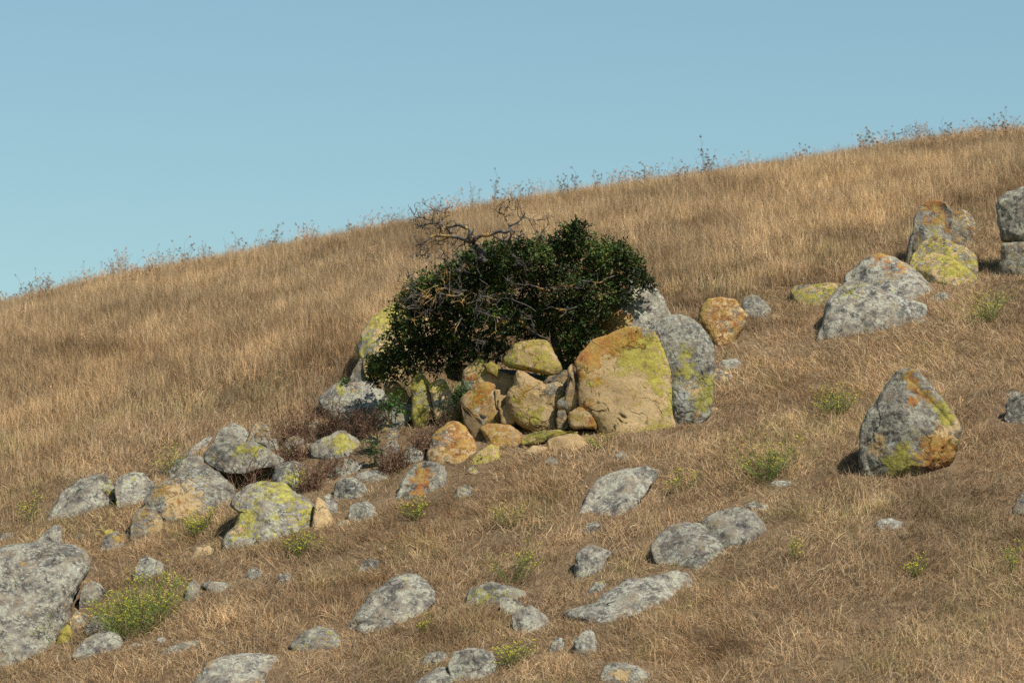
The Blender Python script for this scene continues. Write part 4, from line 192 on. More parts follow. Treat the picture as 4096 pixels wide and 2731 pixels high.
LICHEN_LIMBS = [([(-0.551, 46.14, 7.105), (-0.605, 46.14, 7.105), (-0.651, 46.126, 7.072), (-0.744, 46.132, 7.104), (-0.821, 46.108, 7.132), (-0.899, 46.109, 7.108), (-0.938, 46.157, 7.037), (-1.0, 46.13, 6.986), (-1.077, 46.124, 6.93), (-1.155, 46.14, 6.917)], 0.018000000000000002, 0.006), ([(-0.605, 46.146, 7.067), (-0.651, 46.129, 7.041), (-0.806, 46.127, 7.056), (-0.883, 46.098, 7.067), (-0.938, 46.127, 7.041)], 0.015, 0.009000000000000001), ([(-0.814, 46.136, 7.136), (-0.823, 46.163, 7.219), (-0.861, 46.118, 7.282), (-0.962, 46.131, 7.316)], 0.0105, 0.0045000000000000005), ([(-0.899, 46.132, 7.167), (-1.0, 46.146, 7.13), (-1.094, 46.184, 7.088), (-1.195, 46.182, 7.072), (-1.312, 46.195, 7.106), (-1.383, 46.224, 7.15)], 0.009000000000000001, 0.003), ([(-0.938, 46.151, 7.028), (-0.97, 46.199, 6.926), (-1.055, 46.179, 6.86), (-1.117, 46.192, 6.799), (-1.171, 46.193, 6.784)], 0.009000000000000001, 0.0045000000000000005), ([(-1.039, 46.129, 7.182), (-1.154, 46.093, 7.208), (-1.233, 46.122, 7.259), (-1.302, 46.086, 7.316)], 0.006749999999999999, 0.0022500000000000003), ([(-1.054, 46.142, 7.09), (-1.094, 46.177, 7.111), (-1.195, 46.173, 7.173), (-1.296, 46.166, 7.211), (-1.397, 46.166, 7.219)], 0.0075, 0.0022500000000000003), ([(-0.582, 46.155, 6.998), (-0.612, 46.123, 6.962), (-0.589, 46.138, 6.909)], 0.0105, 0.006), ([(-0.109, 46.19, 6.752), (-0.155, 46.192, 6.784), (-0.264, 46.165, 6.803), (-0.419, 46.169, 6.859), (-0.497, 46.198, 6.91)], 0.013499999999999998, 0.0045000000000000005), ([(-0.186, 46.185, 6.783), (-0.171, 46.171, 6.726), (-0.146, 46.209, 6.708)], 0.0105, 0.0075), ([(-0.605, 46.185, 6.783), (-0.651, 46.178, 6.727), (-0.69, 46.188, 6.697)], 0.009000000000000001, 0.006), ([(-0.186, 46.155, 6.998), (-0.302, 46.149, 7.036), (-0.357, 46.153, 7.044), (-0.404, 46.183, 7.01)], 0.006749999999999999, 0.003), ([(-0.163, 46.16, 6.967), (-0.264, 46.187, 7.018), (-0.341, 46.152, 7.076), (-0.404, 46.184, 7.12)], 0.006749999999999999, 0.003), ([(-1.07, 46.161, 6.959), (-1.132, 46.164, 6.905), (-1.271, 46.152, 6.872)], 0.00525, 0.0022500000000000003), ([(-1.155, 46.19, 6.752), (-1.233, 46.187, 6.759), (-1.311, 46.194, 6.784)], 0.00525, 0.0022500000000000003), ([(-0.326, 46.23, 6.468), (-0.403, 46.218, 6.505), (-0.45, 46.198, 6.526)], 0.006749999999999999, 0.00375), ([(-1.155, 46.147, 7.059), (-1.232, 46.117, 7.023), (-1.309, 46.114, 7.007), (-1.409, 46.098, 6.973)], 0.006, 0.0022500000000000003), ([(-0.977, 46.147, 7.059), (-1.054, 46.119, 7.008), (-1.132, 46.148, 6.957)], 0.006749999999999999, 0.0022500000000000003), ([(-0.76, 46.108, 7.336), (-0.76, 46.142, 7.231), (-0.807, 46.181, 7.206)], 0.00525, 0.003), ([(-0.651, 46.132, 7.167), (-0.636, 46.129, 7.292), (-0.628, 46.086, 7.363)], 0.006, 0.003)]
INNER = [([(0.291, 46.176, 6.854), (0.167, 46.15, 6.934), (-0.019, 46.143, 7.006), (-0.205, 46.151, 7.038), (-0.391, 46.174, 7.073)], 0.009, 0.004), ([(0.436, 46.222, 6.526), (0.333, 46.216, 6.567), (0.26, 46.202, 6.649), (0.24, 46.191, 6.752), (0.147, 46.173, 6.832)], 0.009, 0.004), ([(0.395, 46.138, 7.12), (0.209, 46.108, 7.178), (0.043, 46.106, 7.188), (-0.081, 46.099, 7.24)], 0.009, 0.004), ([(0.188, 46.118, 7.263), (0.147, 46.095, 7.427), (0.023, 46.101, 7.533)], 0.009, 0.004), ([(0.829, 46.127, 7.202), (0.622, 46.152, 7.122), (0.457, 46.173, 7.146), (0.312, 46.149, 7.122)], 0.009, 0.004), ([(0.064, 46.385, 6.801), (-0.123, 46.367, 6.798), (-0.289, 46.365, 6.861), (-0.455, 46.336, 6.899)], 0.009, 0.004), ([(1.243, 46.115, 7.284), (1.078, 46.144, 7.205), (0.953, 46.113, 7.221), (0.829, 46.142, 7.163)], 0.009, 0.004), ([(-0.31, 46.428, 6.492), (-0.413, 46.399, 6.551), (-0.496, 46.383, 6.528)], 0.009, 0.004), ([(0.788, 46.167, 6.915), (0.622, 46.167, 6.873), (0.477, 46.142, 6.912), (0.353, 46.172, 6.874)], 0.009, 0.004)]
TRUNKS = [([(0.689, 46.894, 6.054), (0.673, 46.853, 6.159), (0.634, 46.841, 6.276), (0.571, 46.809, 6.407), (0.524, 46.795, 6.579), (0.493, 46.782, 6.767)], 0.085, 0.05), ([(0.68, 46.784, 6.119), (0.57, 46.733, 6.175), (0.46, 46.65, 6.314), (0.413, 46.61, 6.474), (0.256, 46.529, 6.652), (0.022, 46.437, 6.812)], 0.06, 0.03), ([(0.681, 46.87, 6.225), (0.729, 46.855, 6.421), (0.808, 46.846, 6.658), (0.848, 46.837, 6.934)], 0.06, 0.03), ([(0.239, 46.416, 6.22), (0.255, 46.418, 6.29), (0.201, 46.425, 6.331), (0.099, 46.418, 6.377)], 0.016, 0.008)]
SQUIRREL = (-0.879, 46.224, 7.943)
MUSTARD = [('dense bright green mustard patch with tiny yellow flowers right of the huge left boulder', (-4.09, 42.103, 2.779), 0.604, 0.569, 150, 1.0), ('round airy mustard plant with yellow flowers below the tan face at right', (2.874, 43.198, 4.475), 0.467, 0.547, 48, 0.9), ('sparse mustard plant right of the large mottled grey boulder', (1.922, 43.414, 4.369), 0.297, 0.332, 16, 0.6), ('thin spreading mustard plant in the open grass at lower centre', (0.005, 41.679, 3.212), 0.374, 0.49, 21, 0.55), ('soft green mustard clump just left of the pear-shaped boulder', (3.837, 45.121, 5.447), 0.358, 0.426, 36, 0.9), ('leafy green mustard clump on the slope near the right edge', (5.973, 47.48, 6.911), 0.515, 0.478, 39, 0.9), ('low mustard clump in front of the wide orange-tan boulder', (-3.676, 44.76, 3.991), 0.241, 0.316, 30, 0.9), ('mustard clump right below the big yellow-green boulder', (-2.416, 43.415, 3.644), 0.265, 0.332, 24, 0.8), ('small green mustard below the triangular orange-striped boulder', (-1.109, 43.777, 4.089), 0.22, 0.283, 19, 0.8), ('low green weed right of the domed boulder near the bottom', (0.005, 39.358, 2.189), 0.268, 0.3, 27, 0.8), ('single leafy weed in front of the large centre foreground boulder', (-0.931, 40.555, 2.584), 0.087, 0.262, 7, 0.9), ('faint green weed in the open grass at lower right', (4.202, 39.993, 3.134), 0.244, 0.282, 15, 0.6), ('small flowering weed at the foot of the tan face', (1.067, 44.994, 5.06), 0.211, 0.265, 10, 0.7), ('flowering weed on the slope left of the overhanging slab', (-4.18, 47.049, 4.951), 0.288, 0.416, 16, 0.6), ('thin green weed by the foot of the huge left boulder', (-5.137, 42.298, 2.544), 0.167, 0.422, 8, 0.6), ('wispy green weed below the rounded yellow-topped stone', (-0.051, 43.211, 3.952), 0.249, 0.381, 11, 0.5), ('thin green weed at the right edge low down', (5.174, 39.646, 3.159), 0.185, 0.35, 11, 0.5), ('small weed left of the orange-topped mound rock', (-4.749, 46.339, 4.541), 0.233, 0.3, 12, 0.6), ('thin yellow-green weed below the stone ridge at lower right', (3.011, 40.786, 3.383), 0.161, 0.264, 8, 0.5), ('faint weed left of the smooth sloping boulder', (-5.814, 46.169, 4.313), 0.216, 0.299, 10, 0.5)]
BRAMBLES = [('tall tangle of brown bramble stems in front of the broad whitish boulder', (-2.224, 47.260999999999996, 5.458), 0.248, 0.511), ('brown bramble clump left of the broad whitish boulder', (-2.671, 47.506, 5.439), 0.187, 0.498), ('dark brown bramble below the green leaves and the whitish boulder', (-1.781, 47.0, 5.443), 0.216, 0.37), ('reddish dry bramble below the pointed yellow-green boulder', (-1.077, 45.916, 5.106), 0.196, 0.331), ('dry bramble between the peaked boulder and the square pale block', (-1.43, 45.706999999999994, 4.872), 0.195, 0.389), ('low dry bramble in front of the peaked yellow-middled boulder', (-2.16, 45.95399999999999, 4.838), 0.226, 0.271), ('dark bramble at the right end of the overhanging slab', (-2.407, 45.541, 4.615), 0.149, 0.447), ('thin dry canes hanging before the black hollow under the slab', (-3.204, 46.080999999999996, 4.654), 0.181, 0.603), ('upright brown bramble between the slab and the peaked boulder', (-2.684, 46.689, 5.069), 0.184, 0.459), ('dry bramble at the lower left edge of the yellow-topped leaning boulder', (-0.784, 46.343999999999994, 5.367), 0.137, 0.395)]
LEAFY = [('green leafy bramble on the broad whitish boulder', (-1.445, 46.087, 5.685), 0.166, 0.181), ('small green leafy bramble beside the yellow-topped leaning boulder', (-0.757, 46.572, 5.545), 0.137, 0.275), ('small green sprig on top of the broad whitish boulder', (-2.045, 46.492, 6.042), 0.055, 0.049), ('green leaves hanging under the bush beside the dark nook', (-0.602, 46.316, 5.851), 0.122, 0.182), ('green leafy sprig by the dark hollow in the brambles', (-1.676, 45.873, 5.129), 0.09, 0.18), ('leafy sprig over the flat yellow block under the trunk', (0.492, 46.285, 6.077), 0.228, 0.085)]
SKYLINE = [('tall dry weed stalk on the skyline at far left', (-8.413, 64.252, 9.471), 0.529), ('leaning pair of dry stalks on the skyline left of the bush', (-5.535, 64.173, 10.11), 0.715), ('dry weed tuft on the skyline between the left edge and the bush', (-4.075, 64.132, 10.301), 0.692), ('thin tall dry stalk on the skyline left of the bare branches', (-2.7, 64.096, 10.546), 0.552), ('tall dry weed standing on the skyline above the bare branches', (-0.267, 64.034, 11.091), 0.785), ('dry branching weed on the skyline right above the leafy crown top', (0.897, 63.999, 11.29), 0.552), ('dry weed pair on the skyline above the smooth pale grey boulder', (2.167, 63.978, 11.427), 0.645), ('bushy tall dry weed, the biggest on the skyline, above the orange boulder', (3.246, 63.949, 11.57), 0.832), ('short dry weed on the skyline right of the biggest one', (4.875, 63.914, 11.802), 0.506), ('dense dark dry weed clump on the skyline above the two-lobed boulder', (5.954, 63.896, 11.964), 0.622), ('thin dry stalks on the skyline above the tall orange-topped boulder', (6.568, 63.887, 12.116), 0.622), ('dry weed left of the last skyline clump at upper right', (7.372, 63.869, 12.264), 0.576), ('last dry weed clump on the skyline by the right edge', (8.218, 63.858, 12.292), 0.645)]

# ---------------------------------------------------------------- helpers
rng = np.random.default_rng(11)
def tag(o, label, cat, group=None):
    o['label'] = label; o['category'] = cat
    if group: o['group'] = group
    return o
def mesh_obj(name, verts, faces, mat, parent=None, smooth=False):
    me = bpy.data.meshes.new(name)
    verts = np.asarray(verts, np.float32).reshape(-1, 3)
    if isinstance(faces, np.ndarray):
        k = faces.shape[1]
        me.vertices.add(len(verts)); me.vertices.foreach_set('co', verts.ravel())
        me.loops.add(faces.size); me.loops.foreach_set('vertex_index', faces.ravel().astype(np.int32))
        me.polygons.add(len(faces)); me.polygons.foreach_set('loop_start', np.arange(0, faces.size, k, dtype=np.int32))
        me.update(calc_edges=True)
    else:
        me.from_pydata([tuple(v) for v in verts], [], faces)
    me.materials.append(mat)
    if smooth: me.polygons.foreach_set('use_smooth', [True] * len(me.polygons))
    o = bpy.data.objects.new(name, me); col.objects.link(o)
    if parent is not None: o.parent = parent
    return o
def empty(name, loc):
    o = bpy.data.objects.new(name, None); o.location = loc; o.empty_display_size = 0.1; col.objects.link(o); return o
def vattr(me, name, data, typ='FLOAT_COLOR'):
    a = me.attributes.new(name, typ, 'POINT')
    a.data.foreach_set('color' if typ == 'FLOAT_COLOR' else 'value', np.asarray(data, np.float32).ravel())

# vectorised gradient noise
_perm = np.random.default_rng(3).permutation(256); _perm = np.concatenate([_perm, _perm, _perm])
_grad = np.random.default_rng(4).normal(size=(256, 3)); _grad /= np.linalg.norm(_grad, axis=1)[:, None]
def pnoise(p):
    i = np.floor(p).astype(int); f = p - i; i &= 255
    u = f * f * f * (f * (f * 6 - 15) + 10); r = 0.0
    for dx in (0, 1):
        wx = u[:, 0] if dx else 1 - u[:, 0]
        for dy in (0, 1):
            wy = u[:, 1] if dy else 1 - u[:, 1]
            for dz in (0, 1):
                wz = u[:, 2] if dz else 1 - u[:, 2]
                h = _perm[_perm[_perm[i[:, 0] + dx] + i[:, 1] + dy] + i[:, 2] + dz]
                g = _grad[h]
                r = r + wx * wy * wz * (g[:, 0] * (f[:, 0] - dx) + g[:, 1] * (f[:, 1] - dy) + g[:, 2] * (f[:, 2] - dz))
    return r
def fbm(p, oct=4, rough=.5):
    r = 0; a = 1.0
    for k in range(oct):
        r = r + a * pnoise(p * 2 ** k + 17.3 * k); a *= rough
    return r

def sm(x, a, b):
    t = np.clip((x - a) / (b - a), 0, 1); return t * t * (3 - 2 * t)
# ---------------------------------------------------------------- node helpers
class NT:
    def __init__(s, name):
        s.m = bpy.data.materials.new(name); s.m.use_nodes = True
        s.t = s.m.node_tree; s.b = s.t.nodes['Principled BSDF']; s.out = s.t.nodes['Material Output']
    def n(s, typ, **kw):
        x = s.t.nodes.new(typ)
        for k, v in kw.items(): setattr(x, k, v)
        return x
    def l(s, a, b): s.t.links.new(a, b)
    def noise(s, vec, scale, detail=6, rough=.6, dist=0.0):
        x = s.n('ShaderNodeTexNoise'); x.inputs['Scale'].default_value = scale; x.inputs['Detail'].default_value = detail
        x.inputs['Roughness'].default_value = rough; x.inputs['Distortion'].default_value = dist; s.l(vec, x.inputs['Vector']); return x.outputs['Fac']
    def math(s, op, a, b=None, c=None, clamp=False):
        x = s.n('ShaderNodeMath', operation=op); x.use_clamp = clamp
        for i, v in enumerate((a, b, c)):
            if v is None: continue
            if isinstance(v, (int, float)): x.inputs[i].default_value = v
            else: s.l(v, x.inputs[i])
        return x.outputs[0]
    def ramp(s, fac, stops):
        x = s.n('ShaderNodeValToRGB'); e = x.color_ramp.elements
        while len(e) < len(stops): e.new(0.5)
        for q, (p, c) in zip(e, stops): q.position = p; q.color = (*c, 1)
        s.l(fac, x.inputs[0]); return x.outputs[0]
    def mix(s, fac, a, b, mode='MIX'):
        x = s.n('ShaderNodeMix', data_type='RGBA', blend_type=mode)
        for sock, v in ((x.inputs[0], fac), (x.inputs[6], a), (x.inputs[7], b)):
            if isinstance(v, (int, float)): sock.default_value = v
            elif isinstance(v, tuple): sock.default_value = (*v, 1)
            else: s.l(v, sock)
        return x.outputs[2]
    def step(s, v, lo, hi):
        x = s.n('ShaderNodeMapRange', interpolation_type='SMOOTHSTEP'); s.l(v, x.inputs[0])
        x.inputs[1].default_value = lo; x.inputs[2].default_value = hi; return x.outputs[0]

def rock_material():
    t = NT('lichened_sandstone')
    tc = t.n('ShaderNodeTexCoord'); oi = t.n('ShaderNodeObjectInfo')
    off = t.n('ShaderNodeVectorMath', operation='MULTIPLY_ADD')
    cb = t.n('ShaderNodeCombineXYZ'); [t.l(oi.outputs['Random'], cb.inputs[k]) for k in range(3)]
    t.l(cb.outputs[0], off.inputs[0]); off.inputs[1].default_value = (53, 91, 37); t.l(tc.outputs['Object'], off.inputs[2])
    V = off.outputs[0]
    at = t.n('ShaderNodeAttribute', attribute_name='lichen'); sep = t.n('ShaderNodeSeparateColor'); t.l(at.outputs['Color'], sep.inputs[0])
    O, Y, G = sep.outputs; Wt = at.outputs['Alpha']
    n1 = t.noise(V, 2.6, 8, .62); n2 = t.noise(V, 9.5, 9, .7); n3 = t.noise(V, 26, 7, .7); nf = t.noise(V, 70, 4, .7)
    n4 = t.noise(V, 4.3, 9, .66, .6); n5 = t.noise(V, 5.7, 9, .68, .4); n6 = t.noise(V, 15, 8, .7); n7 = t.noise(V, 13, 8, .72, .3); n8 = t.noise(V, 17, 8, .72, .3)
    # hairline cracks
    wv = t.n('ShaderNodeVectorMath', operation='MULTIPLY_ADD'); nv = t.n('ShaderNodeTexNoise'); nv.inputs['Scale'].default_value = 3.0; nv.inputs['Detail'].default_value = 6; t.l(V, nv.inputs['Vector'])
    t.l(nv.outputs['Color'], wv.inputs[0]); wv.inputs[1].default_value = (.55, .55, .55); t.l(V, wv.inputs[2])
    vo = t.n('ShaderNodeTexVoronoi', feature='DISTANCE_TO_EDGE'); vo.inputs['Scale'].default_value = 1.35; t.l(wv.outputs[0], vo.inputs['Vector'])
    crk = t.math('MULTIPLY', t.math('SUBTRACT', 1.0, t.step(vo.outputs['Distance'], .003, .014)), t.step(n1, .48, .56))
    # bare sandstone
    base = t.ramp(n1, [(.30, (.29, .195, .10)), (.46, (.45, .31, .15)), (.60, (.50, .355, .18)), (.75, (.41, .30, .18))])
    base = t.mix(t.math('MULTIPLY', t.step(n6, .5, .68), .5), base, (.21, .17, .125))
    base = t.mix(t.math('MULTIPLY', t.step(n5, .55, .7), .4), base, (.44, .25, .12))
    # grey crust, mottled
    gcol = t.ramp(n2, [(.34, (.065, .06, .053)), (.42, (.13, .117, .10)), (.47, (.21, .187, .153)), (.53, (.275, .242, .19)), (.58, (.31, .28, .212)), (.64, (.42, .40, .30))])
    gcol = t.mix(t.math('MULTIPLY', t.step(t.math('ADD', t.math('MULTIPLY', n3, .5), t.math('MULTIPLY', n5, .5)), .515, .545), .85), gcol, (.425, .412, .312))
    gcol = t.mix(t.math('MULTIPLY', t.step(t.math('ADD', t.math('MULTIPLY', n6, .5), t.math('MULTIPLY', n1, .5)), .52, .57), .7), gcol, (.068, .064, .058))
    gcol = t.mix(t.math('MULTIPLY', t.step(n4, .50, .62), .6), gcol, (.25, .195, .135))
    gm = t.step(t.math('MULTIPLY_ADD', t.math('SUBTRACT', n7, .5), 2.0, G), .36, .52)
    gw0 = t.math('MULTIPLY_ADD', gm, .8, .2)
    c = t.mix(gm, base, gcol)
    wm = t.step(t.math('MULTIPLY_ADD', t.math('SUBTRACT', n8, .5), 2.6, Wt), .46, .60)
    wcol = t.ramp(n3, [(.4, (.38, .38, .32)), (.6, (.52, .51, .44))])
    c = t.mix(t.math('MULTIPLY', wm, .85), c, wcol)
    my = t.math('ADD', t.math('MULTIPLY', n8, .6), t.math('MULTIPLY', n5, .4)); mo = t.math('ADD', t.math('MULTIPLY', n7, .6), t.math('MULTIPLY', n4, .4))
    ym = t.step(t.math('MULTIPLY_ADD', t.math('SUBTRACT', my, .5), 4.4, Y), .49, .56)
    ycol = t.ramp(n2, [(.36, (.16, .135, .03)), (.48, (.32, .275, .035)), (.62, (.43, .39, .06))])
    c = t.mix(t.math('MULTIPLY', ym, .8), c, ycol)
    om = t.step(t.math('MULTIPLY_ADD', t.math('SUBTRACT', mo, .5), 4.4, O), .50, .57)
    ocol = t.ramp(n2, [(.36, (.17, .06, .018)), (.48, (.36, .125, .018)), (.62, (.45, .21, .03))])
    ocol = t.mix(t.step(n4, .46, .58), ocol, t.ramp(n3, [(.35, (.30, .17, .035)), (.65, (.46, .29, .06))]))
    c = t.mix(t.math('MULTIPLY', om, .8), c, ocol)
    c = t.mix(t.math('MULTIPLY', t.math('MULTIPLY', t.step(nf, .56, .72), .38), gw0), c, (.06, .055, .048))
    c = t.mix(t.math('MULTIPLY', crk, .45), c, (.07, .052, .037))
    hsv = t.n('ShaderNodeHueSaturation'); t.l(c, hsv.inputs['Color']); t.l(t.math('MULTIPLY_ADD', oi.outputs['Random'], .28, .78), hsv.inputs['Value'])
    c = t.mix(1.0, hsv.outputs[0], oi.outputs['Color'], 'MULTIPLY')
    t.l(c, t.b.inputs['Base Color']); t.b.inputs['Roughness'].default_value = .93; t.b.inputs['Specular IOR Level'].default_value = .15
    gw = t.math('MULTIPLY_ADD', gm, .75, .25); h = t.math('MULTIPLY', t.math('ADD', t.math('MULTIPLY', n3, .6), t.math('MULTIPLY', nf, .35)), gw); h = t.math('ADD', h, t.math('MULTIPLY', n2, .5))
    h = t.math('ADD', h, t.math('MULTIPLY', t.math('SNAP', n4, .045), 1.6)); h = t.math('ADD', h, t.math('MULTIPLY', t.math('SNAP', n1, .06), 1.5))
    h = t.math('SUBTRACT', h, t.math('MULTIPLY', crk, .8)); h = t.math('ADD', h, t.math('MULTIPLY', ym, .12)); h = t.math('ADD', h, t.math('MULTIPLY', om, .10))
    bp = t.n('ShaderNodeBump'); bp.inputs['Strength'].default_value = .75; bp.inputs['Distance'].default_value = .045
    t.l(h, bp.inputs['Height']); t.l(bp.outputs[0], t.b.inputs['Normal'])
    return t.m
ROCK = rock_material()

def soil_material():
    t = NT('thatch_soil'); tc = t.n('ShaderNodeTexCoord'); V = tc.outputs['Object']
    a = t.noise(V, 1.1, 8, .65); b = t.noise(V, 14, 8, .7)
    c = t.ramp(a, [(.3, (.115, .078, .045)), (.5, (.19, .128, .072)), (.7, (.27, .19, .11))])
    c = t.mix(t.step(b, .35, .65), t.mix(.5, c, (.07, .048, .03)), c)
    t.l(c, t.b.inputs['Base Color']); t.b.inputs['Roughness'].default_value = 1; t.b.inputs['Specular IOR Level'].default_value = .05
    bp = t.n('ShaderNodeBump'); bp.inputs['Strength'].default_value = .8; bp.inputs['Distance'].default_value = .05
    t.l(b, bp.inputs['Height']); t.l(bp.outputs[0], t.b.inputs['Normal']); return t.m

def blade_material(name, transl=.25, rough=.75, spec=.12, inst=True, gain=1.0):
    t = NT(name)
    at = t.n('ShaderNodeAttribute', attribute_name='col'); c = at.outputs['Color']
    if inst:
        ti = t.n('ShaderNodeAttribute', attribute_name='tint', attribute_type='INSTANCER')
        c = t.mix(1.0, c, ti.outputs['Color'], 'MULTIPLY')
    if 'grass' in name:
        ge = t.n('ShaderNodeNewGeometry'); a1 = t.noise(ge.outputs['Position'], 1.3, 5, .6); a2 = t.noise(ge.outputs['Position'], .33, 3, .5)
        c = t.mix(1.0, c, t.ramp(t.math('ADD', t.math('MULTIPLY', a1, .55), t.math('MULTIPLY', a2, .45)), [(.36, (.52, .46, .41)), (.47, (.92, .89, .85)), (.60, (1.25, 1.23, 1.17))]), 'MULTIPLY')
    t.l(c, t.b.inputs['Base Color']); t.b.inputs['Roughness'].default_value = rough; t.b.inputs['Specular IOR Level'].default_value = spec
    if transl:
        tr = t.n('ShaderNodeBsdfTranslucent'); t.l(c, tr.inputs[0]); ms = t.n('ShaderNodeMixShader'); ms.inputs[0].default_value = transl
        t.l(t.b.outputs[0], ms.inputs[1]); t.l(tr.outputs[0], ms.inputs[2]); t.l(ms.outputs[0], t.out.inputs[0])
    return t.m
GRASS = blade_material('dry_grass', .22); GRASS0 = blade_material('matted_grass', .2, inst=False)
LEAF = blade_material('glossy_leaf', .18, .48, .28, inst=False)
WEED = blade_material('green_weed', .2, .6, .2, inst=False)
DRY = blade_material('dry_stem', .0, .8, .1, inst=False)
DRYI = blade_material('dry_stem_stuff', .0, .8, .1, inst=True)

def bark_material(name, lichen):
    t = NT(name); tc = t.n('ShaderNodeTexCoord'); V = tc.outputs['Object']
    a = t.noise(V, 12, 8, .7); b = t.noise(V, 5, 6, .6)
    c = t.ramp(a, [(.35, (.022, .018, .015)), (.5, (.065, .055, .045)), (.68, (.16, .142, .12))])
    c = t.mix(t.math('MULTIPLY', t.step(b, .56 - lichen * .2, .62 - lichen * .2), .85), c, (.34, .20, .05))
    t.l(c, t.b.inputs['Base Color']); t.b.inputs['Roughness'].default_value = .9
    bp = t.n('ShaderNodeBump'); bp.inputs['Strength'].default_value = .6; bp.inputs['Distance'].default_value = .01
    t.l(a, bp.inputs['Height']); t.l(bp.outputs[0], t.b.inputs['Normal']); return t.m
BARK = bark_material('grey_bark', .0); LBARK = bark_material('lichened_bark', .3)

# ---------------------------------------------------------------- ground
gx = np.concatenate([np.linspace(-160, -15, 50)[:-1], np.arange(-15, 15.001, .2), np.linspace(15, 160, 50)[1:]])
gy = np.concatenate([np.linspace(-70, 34, 40)[:-1], np.arange(34, 72.001, .2), np.linspace(72, 380, 70)[1:]])
XX, YY = np.meshgrid(gx, gy); ZZ = ground_z(XX, YY)
P = np.stack([XX, YY, ZZ], -1).reshape(-1, 3)
inn = (np.abs(P[:, 0]) < 15) & (P[:, 1] > 34) & (P[:, 1] < 72)
P[inn, 2] += .03 * fbm(P[inn] * np.array([2.2, 2.2, 0]), 4, .55)
nx, ny = len(gx), len(gy); idx = np.arange(nx * ny).reshape(ny, nx)
F = np.stack([idx[:-1, :-1], idx[:-1, 1:], idx[1:, 1:], idx[1:, :-1]], -1).reshape(-1, 4)
ground = mesh_obj('ground', P, F, soil_material(), smooth=True); ground['kind'] = 'structure'

# ---------------------------------------------------------------- rocks
_ico = {}
def ico(sub):
    if sub not in _ico:
        import bmesh
        bm = bmesh.new(); bmesh.ops.create_icosphere(bm, subdivisions=sub, radius=1.0)
        v = np.array([q.co[:] for q in bm.verts]); f = np.array([[w.index for w in q.verts] for q in bm.faces]); bm.free()
        _ico[sub] = (v, f)
    return _ico[sub]
def outline_radius(o, th):
    """distance to a traced outline, and its depth there, for each direction"""
    o = np.array(o); a = o; b = np.roll(o, -1, 0)
    d = np.stack([np.cos(th), np.sin(th)], -1); e = b - a
    den = d[:, None, 0] * e[None, :, 1] - d[:, None, 1] * e[None, :, 0]
    with np.errstate(divide='ignore', invalid='ignore'):
        t = (a[None, :, 0] * e[None, :, 1] - a[None, :, 1] * e[None, :, 0]) / den
        s = (a[None, :, 0] * d[:, None, 1] - a[None, :, 1] * d[:, None, 0]) / den
    ok = (s >= -1e-6) & (s <= 1 + 1e-6) & (t > 0)
    t = np.where(ok, t, 0); i = t.argmax(1); k = np.arange(len(th)); si = np.clip(np.where(ok[k, i], s[k, i], 0), 0, 1)
    return t[k, i], a[i, 2] + si * e[i, 2]
def ring_smooth(r, w):
    k = np.exp(-.5 * (np.arange(-12, 13) / w) ** 2); k /= k.sum(); rp = np.concatenate([r[-13:-1], r, r[1:13]]); return np.convolve(rp, k, 'valid')
rock_bv, rock_bf, _vo = [], [], 0
